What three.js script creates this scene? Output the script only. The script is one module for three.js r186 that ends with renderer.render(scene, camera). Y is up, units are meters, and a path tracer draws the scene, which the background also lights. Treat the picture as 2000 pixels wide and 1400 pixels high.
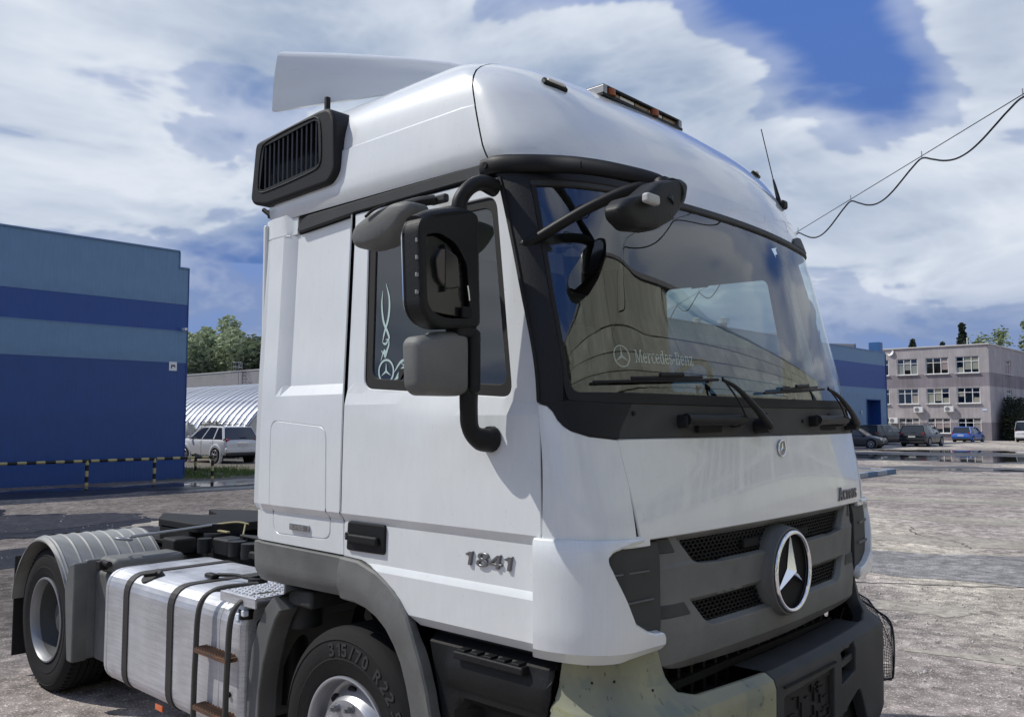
import * as THREE from 'three';
import { RoundedBoxGeometry } from 'three/addons/geometries/RoundedBoxGeometry.js';
import { mergeGeometries, toCreasedNormals } from 'three/addons/utils/BufferGeometryUtils.js';
import { FontLoader } from 'three/addons/loaders/FontLoader.js';
import { TextGeometry } from 'three/addons/geometries/TextGeometry.js';

// ---------------------------------------------------------------- camera
const scene = new THREE.Scene();
const camera = new THREE.PerspectiveCamera(45.19, 1024 / 716, 0.05, 1500);
const YAW = THREE.MathUtils.degToRad(47.375), PITCH = THREE.MathUtils.degToRad(4.149);
camera.position.set(3.178, 1.928, 3.544);
camera.lookAt(3.178 - Math.cos(YAW) * Math.cos(PITCH), 1.928 + Math.sin(PITCH), 3.544 - Math.sin(YAW) * Math.cos(PITCH));
camera.rotateZ(-0.0012);
const renderer = new THREE.WebGLRenderer({ antialias: true });
renderer.toneMapping = THREE.LinearToneMapping;
renderer.toneMappingExposure = 1.12;
renderer.shadowMap.enabled = true;

// ---------------------------------------------------------------- seeded random and noise
function rng(seed) { let a = seed >>> 0; return () => { a = (a + 0x6D2B79F5) >>> 0; let t = Math.imul(a ^ (a >>> 15), 1 | a); t = (t + Math.imul(t ^ (t >>> 7), 61 | t)) ^ t; return ((t ^ (t >>> 14)) >>> 0) / 4294967296; }; }
const lerp = (a, b, t) => a + (b - a) * t;
const clamp = (x, a = 0, b = 1) => Math.min(b, Math.max(a, x));
const sstep = (a, b, x) => { const t = clamp((x - a) / (b - a)); return t * t * (3 - 2 * t); };
function hash2(x, y) { let h = Math.imul(x, 374761393) + Math.imul(y, 668265263) | 0; h = Math.imul(h ^ (h >>> 13), 1274126177); return ((h ^ (h >>> 16)) >>> 0) / 4294967296; }
function hash3(x, y, z) { return hash2(Math.imul(x, 73856093) ^ Math.imul(z, 19349663), y); }
function vnoise(x, y, per = 0) {
  let xi = Math.floor(x), yi = Math.floor(y); const fx = x - xi, fy = y - yi;
  const u = fx * fx * (3 - 2 * fx), v = fy * fy * (3 - 2 * fy);
  let x1 = xi + 1, y1 = yi + 1;
  if (per) { xi = ((xi % per) + per) % per; yi = ((yi % per) + per) % per; x1 = ((x1 % per) + per) % per; y1 = ((y1 % per) + per) % per; }
  return lerp(lerp(hash2(xi, yi), hash2(x1, yi), u), lerp(hash2(xi, y1), hash2(x1, y1), u), v);
}
function fbm(x, y, oct = 5, per = 0) { let s = 0, a = 0.5, n = 0; for (let i = 0; i < oct; i++) { s += a * vnoise(x + i * 17.3 * (per ? 0 : 1), y - i * 9.7 * (per ? 0 : 1), per); n += a; a *= 0.5; x *= 2; y *= 2; per *= 2; } return s / n; }
function vnoise3(x, y, z) {
  const xi = Math.floor(x), yi = Math.floor(y), zi = Math.floor(z), fx = x - xi, fy = y - yi, fz = z - zi;
  const u = fx * fx * (3 - 2 * fx), v = fy * fy * (3 - 2 * fy), w = fz * fz * (3 - 2 * fz);
  const c = (a, b, d) => hash3(xi + a, yi + b, zi + d);
  return lerp(lerp(lerp(c(0, 0, 0), c(1, 0, 0), u), lerp(c(0, 1, 0), c(1, 1, 0), u), v), lerp(lerp(c(0, 0, 1), c(1, 0, 1), u), lerp(c(0, 1, 1), c(1, 1, 1), u), v), w);
}
function fbm3(x, y, z, oct) { let s = 0, a = 0.5, n = 0; for (let i = 0; i < oct; i++) { s += a * vnoise3(x, y, z); n += a; a *= 0.5; x = x * 2.03 + 11.7; y = y * 2.03 - 5.1; z = z * 2.03 + 3.3; } return s / n; }

// ---------------------------------------------------------------- sky: broken cumulus over a slate-blue horizon
{
  const W = 4096, H = 2048, data = new Float32Array(W * H * 4);
  const fx = -Math.cos(YAW), fz = -Math.sin(YAW);
  // cloud banks and gaps: azimuth and elevation in degrees, half sizes, strength
  const banks = [
    [20.5, 24.0, 4.4, 3.8, -.75], [16.5, 27.0, 6, 3.0, -.65], [24.8, 19.8, 2.6, 3.2, -.55], [22.5, 22, 3, 3, -.3], [22, 30, 8, 5, -.45], [6, 28.0, 5, 1.8, -.55], [-2, 27.6, 3, 1.2, -.30], [11, 33, 12, 5, -.3],
    [8, 22, 6, 3.6, .30], [15.5, 17.0, 4.5, 3.6, .30], [2, 20, 6, 4, .2], [30, 24, 4.5, 6, .34], [24, 12, 8, 4.5, .32], [30, 14, 6, 6, .24], [13, 21.5, 2.2, 2, .2],
    [-28, 25, 8, 4, .20], [-14, 24, 8, 4, .30], [-22, 20, 7, 3, .0], [-26, 14, 9, 3.6, .26], [-10, 18, 5, 4, .2], [-34, 22, 5, 4, .16], [-17, 9.0, 8, 3.0, -.62], [-29, 9.0, 6, 2, -.3], [-19.5, 15.8, 2.2, 1.2, -.05],
  ];
  const skyAt = (el, th, seen) => {
    const sy = Math.sin(el), cy = Math.cos(el), dx = Math.cos(th) * cy, dz = Math.sin(th) * cy;
      let r, g, b;
      if (sy < -.03) { r = .16; g = .17; b = .19; }
      else {
        const az = Math.atan2(dx * -fz + dz * fx, dx * fx + dz * fz) * 57.2958, ed = el * 57.2958;
        const t = clamp(ed / 32);
        r = lerp(.100, .072, t); g = lerp(.178, .162, t); b = lerp(.375, .49, t);
        const h = Math.max(sy, 0) + .20;
        const px = dx / h * 1.5, pz = dz / h * 1.5;
        const wx = fbm3(px * .8 + 5, pz * .8, 2.2, 2) - .5, wz = fbm3(px * .8, pz * .8 + 9, 7.1, 2) - .5;
        const qx = px + wx * .9, qz = pz + wz * .9, qy = sy * 6;
        let n = fbm3(qx * 1.3 + 3.1, qy, qz * 1.3 - 1.7, seen ? 6 : 4);
        let bias = .085 + .05 * sstep(0, -12, az) * sstep(-70, -45, az) * sstep(8, 12, ed) - .17 * sstep(100, 140, Math.abs(az)) - .05 * sstep(30, 60, ed);
        let gap = 0; for (const [a, e, ra, re, s] of banks) { const u = (az - a) / ra, v = (ed - e) / re, d = u * u + v * v; if (d < 8) { const k = s * .5 * Math.exp(-d); bias += k; if (k < 0) gap -= k; } }
        const low = sstep(9.5, 3.0, ed); bias -= low * .16;
        let fl = 0; if (seen) { const b1 = Math.abs(vnoise3(qx * 4.1 + n * 3, qy * 3, qz * 4.1) - .5) * 2, b2 = Math.abs(vnoise3(qx * 9.3 + 7, qy * 6, qz * 9.3 + n * 4) - .5) * 2, b3 = Math.abs(vnoise3(qx * 21 + 7, qy * 13, qz * 21) - .5) * 2; const b4 = Math.abs(vnoise3(qx * 43, qy * 26, qz * 43 + 3) - .5) * 2; fl = (.5 - b1) * .075 + (.5 - b2) * .052 + (.5 - b3) * .032 + (.5 - b4) * .016; }
        const dens = n + bias + fl;
        const n2 = fbm3((qx - .16) * 1.3 + 3.1, qy + .35, (qz + .14) * 1.3 - 1.7, 3);
        let c = sstep(.475, .60, dens); c = Math.max(c, sstep(.20, .48, dens) * lerp(.70, .40, sstep(.05, .22, gap)));
        const lit = clamp(.62 + (n - n2) * 2.3 + fl * 4.2 - sstep(.60, .88, dens) * .30);
        const cr = lerp(.27, .66, lit), cg = lerp(.35, .71, lit), cb = lerp(.49, .79, lit);
        c *= lerp(1, .22, low);
        r = lerp(r, cr, c); g = lerp(g, cg, c); b = lerp(b, cb, c);
      }
      return [r, g, b];
  };
  // coarse over the whole sphere, fine (more octaves) where single wisps can be told apart
  const CW = 1024, CH = 512, coarse = new Float32Array(CW * CH * 3);
  for (let j = 0; j < CH; j++) for (let i = 0; i < CW; i++) coarse.set(skyAt(((j + .5) / CH - .5) * Math.PI, ((i + .5) / CW - .5) * Math.PI * 2, false), (j * CW + i) * 3);
  const thF = Math.atan2(fz, fx);
  for (let j = 0; j < H; j++) for (let i = 0; i < W; i++) {
    const el = ((j + .5) / H - .5) * Math.PI, th = ((i + .5) / W - .5) * Math.PI * 2; let da = th - thF; if (da > Math.PI) da -= Math.PI * 2; if (da < -Math.PI) da += Math.PI * 2; const k = (j * W + i) * 4;
    const edge = sstep(.68, .62, Math.abs(da)) * sstep(.60, .54, el) * (el > -.035 ? 1 : 0);
    const u = (i + .5) / W * CW - .5, v = clamp((j + .5) / H * CH - .5, 0, CH - 1.001), i0 = Math.floor(u), j0 = Math.floor(v), a = u - i0, b = v - j0, A = ((i0 + CW) % CW), B = ((i0 + 1) % CW);
    const f = edge > 0 ? skyAt(el, th, true) : null;
    for (let c = 0; c < 3; c++) { const z = lerp(lerp(coarse[(j0 * CW + A) * 3 + c], coarse[(j0 * CW + B) * 3 + c], a), lerp(coarse[((j0 + 1) * CW + A) * 3 + c], coarse[((j0 + 1) * CW + B) * 3 + c], a), b); data[k + c] = f ? lerp(z, f[c], edge) : z; } data[k + 3] = 1;
  }
  const sky = new THREE.DataTexture(data, W, H, THREE.RGBAFormat, THREE.FloatType);
  sky.mapping = THREE.EquirectangularReflectionMapping; sky.magFilter = THREE.LinearFilter; sky.minFilter = THREE.LinearFilter; sky.needsUpdate = true;
  scene.background = sky; scene.environment = sky;
}
const sun = new THREE.DirectionalLight(new THREE.Color(1.0, .96, .89), 3.1);
sun.position.set(-60.3, 74.8, 28.7); sun.target.position.set(-5, 0, -8);
sun.castShadow = true; sun.shadow.mapSize.set(4096, 4096);
Object.assign(sun.shadow.camera, { left: -70, right: 70, top: 70, bottom: -70, near: 1, far: 260 });
scene.add(sun, sun.target);

// ---------------------------------------------------------------- textures
function tex(w, h, fn, srgb = true, rx = 1, ry = 1) {
  const d = new Uint8Array(w * h * 4);
  for (let j = 0; j < h; j++) for (let i = 0; i < w; i++) { const c = fn(i / w, j / h, i, j), k = (j * w + i) * 4; d[k] = clamp(c[0]) * 255; d[k + 1] = clamp(c[1]) * 255; d[k + 2] = clamp(c[2]) * 255; d[k + 3] = 255; }
  const t = new THREE.DataTexture(d, w, h); t.wrapS = t.wrapT = THREE.RepeatWrapping; t.magFilter = THREE.LinearFilter; t.minFilter = THREE.LinearMipmapLinearFilter; t.generateMipmaps = true;
  if (srgb) t.colorSpace = THREE.SRGBColorSpace; t.repeat.set(rx, ry); t.needsUpdate = true; return t;
}
const g3 = v => [v, v, v];
const STD = (o) => new THREE.MeshStandardMaterial(o);
const PHY = (o) => new THREE.MeshPhysicalMaterial(o);
const col = (r, g, b) => new THREE.Color().setRGB(r, g === undefined ? r : g, b === undefined ? r : b);

// aggregate asphalt, 5 m tile
const stones = (() => { const N = 1024, a = new Float32Array(N * N); const R = rng(11);
  for (let k = 0; k < 26000; k++) { const x = R() * N, y = R() * N, r = .8 + R() * R() * 3.2, v = .35 + R() * .65, e = .6 + R() * .8, ang = R() * 3.14, ca = Math.cos(ang), sa = Math.sin(ang);
    for (let j = -5; j <= 5; j++) for (let i = -5; i <= 5; i++) { const u = (i * ca + j * sa) * e, w = (-i * sa + j * ca) / e; if (u * u + w * w < r * r) a[(((y | 0) + j + N) % N) * N + (((x | 0) + i + N) % N)] = v; } }
  return (u, v) => a[((v * N | 0) % N) * N + ((u * N | 0) % N)]; })();
const asphaltMap = tex(2048, 2048, (u, v, i, j) => { const s = stones(u * 2 % 1, v * 2 % 1), f = fbm(u * 48, v * 48, 4, 48), m = fbm(u * 7, v * 7, 4, 7), h = hash2(i, j);
  let c = .52 + (f - .5) * .34 + (m - .5) * .12 + (h - .5) * .14 + (s > 0 ? (s - .42) * .40 : -.045);
  return [c * 1.005, c, c * .985]; });
const asphaltBump = tex(2048, 2048, (u, v, i, j) => { const s = stones(u * 2 % 1, v * 2 % 1), f = fbm(u * 64, v * 64, 3, 64); return g3(.35 + (s > 0 ? s * .4 : 0) + (f - .5) * .35); }, false);
const grimeMap = tex(1024, 1024, (u, v, i, j) => { const m = fbm(u * 5, v * 5, 5, 5), f = fbm(u * 60, v * 12, 3, 60), s = fbm(u * 90, v * 90, 2, 90); let c = .965 + (m - .5) * .05 + (f - .5) * .02; if (s > .885) c -= .05; return [c, c * .998, c * .99]; });
const plasticMap = tex(512, 512, (u, v, i, j) => { const m = fbm(u * 6, v * 6, 5, 6), h = hash2(i, j), c = .86 + (m - .5) * .26 + (h - .5) * .05; return [c, c, c * .985]; });
const plasticBump = tex(512, 512, (u, v, i, j) => g3(.5 + (fbm(u * 128, v * 128, 2, 128) - .5) * .8), false);
const metalMap = tex(512, 512, (u, v, i, j) => { const m = fbm(u * 5, v * 5, 5, 5), s = fbm(u * 8, v * 160, 2, 8), c = .86 + (m - .5) * .22 + (s - .5) * .10; return [c, c * 1.0, c * 1.01]; });
const metalRough = tex(512, 512, (u, v) => g3(.42 + (fbm(u * 6, v * 6, 5, 6) - .5) * .5), false);
const primerMap = tex(1024, 1024, (u, v, i, j) => { const m = fbm(u * 4, v * 4, 6, 4), d = fbm(u * 9 + 3, v * 9, 5), s = fbm(u * 40, v * 40, 2, 40); let c = [.66 + (m - .5) * .22, .66 + (m - .5) * .2, .56 + (m - .5) * .1]; const k = sstep(.52, .66, d) * .45; c = [lerp(c[0], .48, k), lerp(c[1], .53, k), lerp(c[2], .52, k)]; if (s > .86) c = c.map(x => x * .75); return c; });
const concreteMap = tex(1024, 1024, (u, v, i, j) => { const m = fbm(u * 6, v * 6, 6, 6), st = fbm(u * 40, v * 3, 3, 40), h = hash2(i, j); const c = .84 + (m - .5) * .26 + (st - .5) * .12 + (h - .5) * .05; return [c, c * .985, c * .94]; });
const renderMap = tex(1024, 1024, (u, v, i, j) => { const m = fbm(u * 5, v * 5, 6, 5), st = fbm(u * 30, v * 3, 3, 30), h = hash2(i, j), c = .90 + (m - .5) * .13 + (st - .5) * .09 + (h - .5) * .04; return [c, c * .992, c * .985]; });
const clothMap = tex(512, 512, (u, v, i, j) => { const m = fbm(u * 7, v * 7, 5, 7), c = .85 + (m - .5) * .35; return [c, c, c * .97]; });
const rustMap = tex(512, 512, (u, v) => { const m = fbm(u * 7, v * 7, 6, 7), k = sstep(.42, .6, m); return [lerp(.30, .47, k), lerp(.24, .31, k), lerp(.20, .20, k)]; });

// ---------------------------------------------------------------- materials
const M = {
  white: PHY({ color: col(.775, .81, .83), map: grimeMap, roughness: .36, clearcoat: 1, clearcoatRoughness: .045 }),
  grey: STD({ color: col(.18, .185, .185), map: plasticMap, roughness: .62, bumpMap: plasticBump, bumpScale: .0006 }),
  greyDark: PHY({ color: col(.055, .058, .062), map: plasticMap, roughness: .6, specularIntensity: .7 }),
  black: PHY({ color: col(.013, .014, .016), map: plasticMap, roughness: .52, specularIntensity: .6, bumpMap: plasticBump, bumpScale: .0006 }),
  gloss: PHY({ color: col(.012), roughness: .25, clearcoat: .5, clearcoatRoughness: .15 }),
  slat: STD({ color: col(.05, .052, .056), roughness: .3 }),
  rubber: STD({ color: col(.016, .016, .017), map: plasticMap, roughness: .78 }),
  tyre: PHY({ color: col(.015, .015, .016), map: plasticMap, roughness: .85, specularIntensity: .6, bumpMap: plasticBump, bumpScale: .001 }),
  tyreText: STD({ color: col(.03, .03, .031), roughness: .8 }),
  hole: STD({ color: col(.006), roughness: .9 }),
  chrome: STD({ color: col(.86, .87, .88), metalness: 1, roughness: .09 }),
  chromeDark: STD({ color: col(.42, .43, .44), metalness: 1, roughness: .18 }),
  alu: STD({ color: col(.84, .85, .87), map: metalMap, roughnessMap: metalRough, metalness: .42, roughness: .9 }),
  steel: STD({ color: col(.42, .43, .44), map: metalMap, metalness: .6, roughness: .45 }),
  wheelSilver: STD({ color: col(.62, .63, .65), map: metalMap, metalness: .65, roughness: .38 }),
  wheelDirty: STD({ color: col(.11, .115, .12), map: plasticMap, metalness: .2, roughness: .65 }),
  fender: STD({ color: col(.36, .365, .36), map: plasticMap, roughness: .5 }),
  strap: STD({ color: col(.05, .045, .042), map: plasticMap, roughness: .6 }),
  rust: STD({ map: rustMap, roughness: .9 }),
  primer: STD({ color: col(.66, .665, .62), map: primerMap, roughness: .42 }),
  lens: PHY({ color: col(.72, .72, .62), map: primerMap, roughness: .2, clearcoat: .6 }),
  chassis: PHY({ color: col(.016, .016, .017), map: plasticMap, roughness: .65, specularIntensity: .6 }),
  glass: PHY({ color: col(.80, .90, .88), transmission: 1, thickness: 0, roughness: 0, ior: 2.05 }),
  glassDark: PHY({ color: col(.42, .50, .49), transmission: 1, thickness: 0, roughness: 0, ior: 1.95 }),
  interior: STD({ color: col(.022, .022, .024), roughness: .8 }),
  seat: STD({ color: col(.06, .063, .07), roughness: .95 }),
  trim: STD({ color: col(.33, .31, .27), roughness: .8 }),
  amber: PHY({ color: col(.75, .14, .015), roughness: .2, clearcoat: 1 }),
  badge: STD({ color: col(.17, .17, .175), metalness: .35, roughness: .32 }),
  clearLens: PHY({ color: col(.62, .58, .50), roughness: .12, clearcoat: 1 }),
  sticker: STD({ color: col(.46, .60, .58), roughness: .5 }),
  etch: STD({ color: col(.42, .43, .42), roughness: .6 }),
  yellow: STD({ color: col(.30, .26, .13), roughness: .6 }),
  blueCap: STD({ color: col(.75, .82, .95), roughness: .5 }),
};
// ---------------------------------------------------------------- geometry helpers
const V = (x, y, z) => new THREE.Vector3(x, y, z);
function clean(g) { if (g.index) g = g.toNonIndexed(); for (const k of Object.keys(g.attributes)) if (!['position', 'normal', 'uv'].includes(k)) g.deleteAttribute(k); if (!g.attributes.uv) g.setAttribute('uv', new THREE.BufferAttribute(new Float32Array(g.attributes.position.count * 2), 2)); g.groups = []; g.clearGroups && g.clearGroups(); return g; }
function merge(...gs) { gs = gs.flat().map(clean); return gs.length === 1 ? gs[0] : mergeGeometries(gs); }
function boxUV(g, s = 1) { // uv in metres by dominant axis
  g = clean(g); const p = g.attributes.position, n = g.attributes.normal, uv = g.attributes.uv;
  for (let i = 0; i < p.count; i++) { const ax = Math.abs(n.getX(i)), ay = Math.abs(n.getY(i)), az = Math.abs(n.getZ(i)); if (ay >= ax && ay >= az) uv.setXY(i, p.getX(i) * s, p.getZ(i) * s); else if (ax >= az) uv.setXY(i, p.getZ(i) * s, p.getY(i) * s); else uv.setXY(i, p.getX(i) * s, p.getY(i) * s); }
  return g;
}
function box(w, h, d, x = 0, y = 0, z = 0, r = 0, seg = 2) { const m = Math.min(w, h, d); const g = r > 0 ? new RoundedBoxGeometry(w, h, d, seg, Math.min(r, m * .49)) : new THREE.BoxGeometry(w, h, d); return g.translate(x, y, z); }
function rot(g, x, y, z, cx = 0, cy = 0, cz = 0) { g.translate(-cx, -cy, -cz); if (x) g.rotateX(x); if (y) g.rotateY(y); if (z) g.rotateZ(z); return g.translate(cx, cy, cz); }
function cyl(r1, r2, h, x, y, z, ax = 'y', seg = 24) { const g = new THREE.CylinderGeometry(r1, r2, h, seg); if (ax === 'x') g.rotateZ(-Math.PI / 2); if (ax === 'z') g.rotateX(Math.PI / 2); return g.translate(x, y, z); }
function bar(a, b, r, seg = 8) { const A = V(...a), B = V(...b), d = B.clone().sub(A), g = new THREE.CylinderGeometry(r, r, d.length(), seg); g.applyQuaternion(new THREE.Quaternion().setFromUnitVectors(V(0, 1, 0), d.clone().normalize())); const m = A.add(B).multiplyScalar(.5); return g.translate(m.x, m.y, m.z); }
function beam(a, b, w, h, up = [0, 1, 0]) { const A = V(...a), B = V(...b), d = B.clone().sub(A), L = d.length(); const g = new THREE.BoxGeometry(w, h, L); const m = new THREE.Matrix4().lookAt(A, B, V(...up)); g.applyMatrix4(m); const c = A.add(B).multiplyScalar(.5); return g.translate(c.x, c.y, c.z); }
function tube(pts, r, n = 32, rs = 8, closed = false) { const c = new THREE.CatmullRomCurve3(pts.map(p => V(...p)), closed); const g = new THREE.TubeGeometry(c, n, r, rs, closed); if (closed) return g; const caps = [pts[0], pts[pts.length - 1]].map(p => new THREE.SphereGeometry(r, rs, 6).translate(...p)); return merge(g, ...caps); }
// tube with varying radius along a smooth path (elliptical section)
function limb(pts, rad, n = 24, rs = 14, ref = null) { // pts [x,y,z], rad [ra, rb] per point
  const c = new THREE.CatmullRomCurve3(pts.map(p => V(...p))), fr = c.computeFrenetFrames(n, false), pos = [], idx = [];
  for (let i = 0; i <= n; i++) { const t = i / n, p = c.getPoint(t), f = t * (rad.length - 1), k = Math.min(Math.floor(f), rad.length - 2), u = f - k, ra = lerp(rad[k][0], rad[k + 1][0], u), rb = lerp(rad[k][1], rad[k + 1][1], u);
    const T = c.getTangent(t); let B, N; if (ref) { B = V(...ref).cross(T).normalize(); N = T.clone().cross(B).normalize(); } else { B = fr.binormals[i]; N = fr.normals[i]; }
    for (let j = 0; j < rs; j++) { const a = j / rs * Math.PI * 2; const q = p.clone().addScaledVector(B, Math.cos(a) * ra).addScaledVector(N, Math.sin(a) * rb); pos.push(q.x, q.y, q.z); } }
  for (let i = 0; i < n; i++) for (let j = 0; j < rs; j++) { const a = i * rs + j, b = i * rs + (j + 1) % rs, d = a + rs, e = b + rs; idx.push(a, b, d, b, e, d); }
  const s = pos.length / 3; const c0 = c.getPoint(0), c1 = c.getPoint(1); pos.push(c0.x, c0.y, c0.z, c1.x, c1.y, c1.z);
  for (let j = 0; j < rs; j++) { idx.push(s, (j + 1) % rs, j); idx.push(s + 1, n * rs + j, n * rs + (j + 1) % rs); }
  const g = new THREE.BufferGeometry(); g.setAttribute('position', new THREE.Float32BufferAttribute(pos, 3)); g.setIndex(idx); g.computeVertexNormals(); return toCreasedNormals(g, .9);
}
function extr(pts, depth, bev = 0, holes = [], bs = 2, cs = 6) { const s = new THREE.Shape(pts.map(p => new THREE.Vector2(p[0], p[1]))); for (const h of holes) s.holes.push(new THREE.Path(h.map(p => new THREE.Vector2(p[0], p[1])))); return new THREE.ExtrudeGeometry(s, { depth, bevelEnabled: bev > 0, bevelSize: bev, bevelThickness: bev, bevelOffset: -bev, bevelSegments: bs, curveSegments: cs }); }
// polygon given in the (z, y) plane, extruded along x from x0 to x1
function extrX(zy, x0, x1, bev = 0, holes = [], bs = 3) { const g = extr(zy.map(p => [-p[0], p[1]]), Math.abs(x1 - x0) - 2 * bev, bev, holes.map(h => h.map(p => [-p[0], p[1]])), bs); g.translate(0, 0, bev); g.rotateY(Math.PI / 2); return g.translate(Math.min(x0, x1), 0, 0); }
function lathe(prof, seg = 40) { return new THREE.LatheGeometry(prof.map(p => new THREE.Vector2(p[0], p[1])), seg); } // around y
function latheZ(prof, seg, x, y, z) { const g = lathe(prof, seg); g.rotateX(Math.PI / 2); return g.translate(x, y, z); } // height runs along +z
function roundPoly(pts, r, n = 5) { const out = [], N = pts.length; for (let i = 0; i < N; i++) { const p = pts[i], a = pts[(i + N - 1) % N], b = pts[(i + 1) % N], R = p[2] !== undefined ? p[2] : r; const va = [a[0] - p[0], a[1] - p[1]], vb = [b[0] - p[0], b[1] - p[1]], la = Math.hypot(...va), lb = Math.hypot(...vb), k = Math.min(R, la * .48, lb * .48); if (k < 1e-4) { out.push([p[0], p[1]]); continue; } const A = [p[0] + va[0] / la * k, p[1] + va[1] / la * k], B = [p[0] + vb[0] / lb * k, p[1] + vb[1] / lb * k]; for (let q = 0; q <= n; q++) { const t = q / n, u = 1 - t; out.push([u * u * A[0] + 2 * u * t * p[0] + t * t * B[0], u * u * A[1] + 2 * u * t * p[1] + t * t * B[1]]); } } return out; }
const area2 = p => { let s = 0; for (let i = 0; i < p.length; i++) { const a = p[i], b = p[(i + 1) % p.length]; s += a[0] * b[1] - a[1] * b[0]; } return s / 2; };
function flipZ(g) { g = clean(g.clone()); const m = new THREE.Matrix4().makeScale(1, 1, -1); g.applyMatrix4(m); for (const k of Object.keys(g.attributes)) { const a = g.attributes[k], s = a.itemSize; for (let i = 0; i < a.count; i += 3) for (let c = 0; c < s; c++) { const t = a.array[(i + 1) * s + c]; a.array[(i + 1) * s + c] = a.array[(i + 2) * s + c]; a.array[(i + 2) * s + c] = t; } } return g; }
function densify(poly, step) { const o = []; for (let i = 0; i < poly.length; i++) { const a = poly[i], b = poly[(i + 1) % poly.length], n = Math.max(1, Math.ceil(Math.hypot(b[0] - a[0], b[1] - a[1]) / step)); for (let k = 0; k < n; k++) o.push([lerp(a[0], b[0], k / n), lerp(a[1], b[1], k / n)]); } return o; }
function clipAxis(poly, ax, v, keepGreater) { const o = []; for (let i = 0; i < poly.length; i++) { const a = poly[i], b = poly[(i + 1) % poly.length], ia = keepGreater ? a[ax] >= v : a[ax] <= v, ib = keepGreater ? b[ax] >= v : b[ax] <= v; if (ia) o.push(a); if (ia !== ib) { const t = (v - a[ax]) / (b[ax] - a[ax]); o.push([lerp(a[0], b[0], t), lerp(a[1], b[1], t)]); } } return o; }
function keyhole(outer, holes) { // joins holes (any orientation) to the outer loop with zero-width bridges
  let loop = area2(outer) < 0 ? [...outer].reverse() : [...outer];
  for (let h of holes) { if (area2(h) > 0) h = [...h].reverse(); let best = 1e9, bi = 0, bj = 0; loop.forEach((p, i) => h.forEach((q, j) => { const d = (p[0] - q[0]) ** 2 + (p[1] - q[1]) ** 2; if (d < best) { best = d; bi = i; bj = j; } })); loop = [...loop.slice(0, bi + 1), ...h.slice(bj), ...h.slice(0, bj + 1), ...loop.slice(bi)]; }
  return loop;
}
function mapNormal(map, u, v) { const h = 1e-3, a = map(u + h, v), b = map(u - h, v), c = map(u, v + h), d = map(u, v - h); const ux = a[0] - b[0], uy = a[1] - b[1], uz = a[2] - b[2], vx = c[0] - d[0], vy = c[1] - d[1], vz = c[2] - d[2]; let n = [uy * vz - uz * vy, uz * vx - ux * vz, ux * vy - uy * vx]; const l = Math.hypot(...n) || 1; return n.map(x => x / l); }
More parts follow.
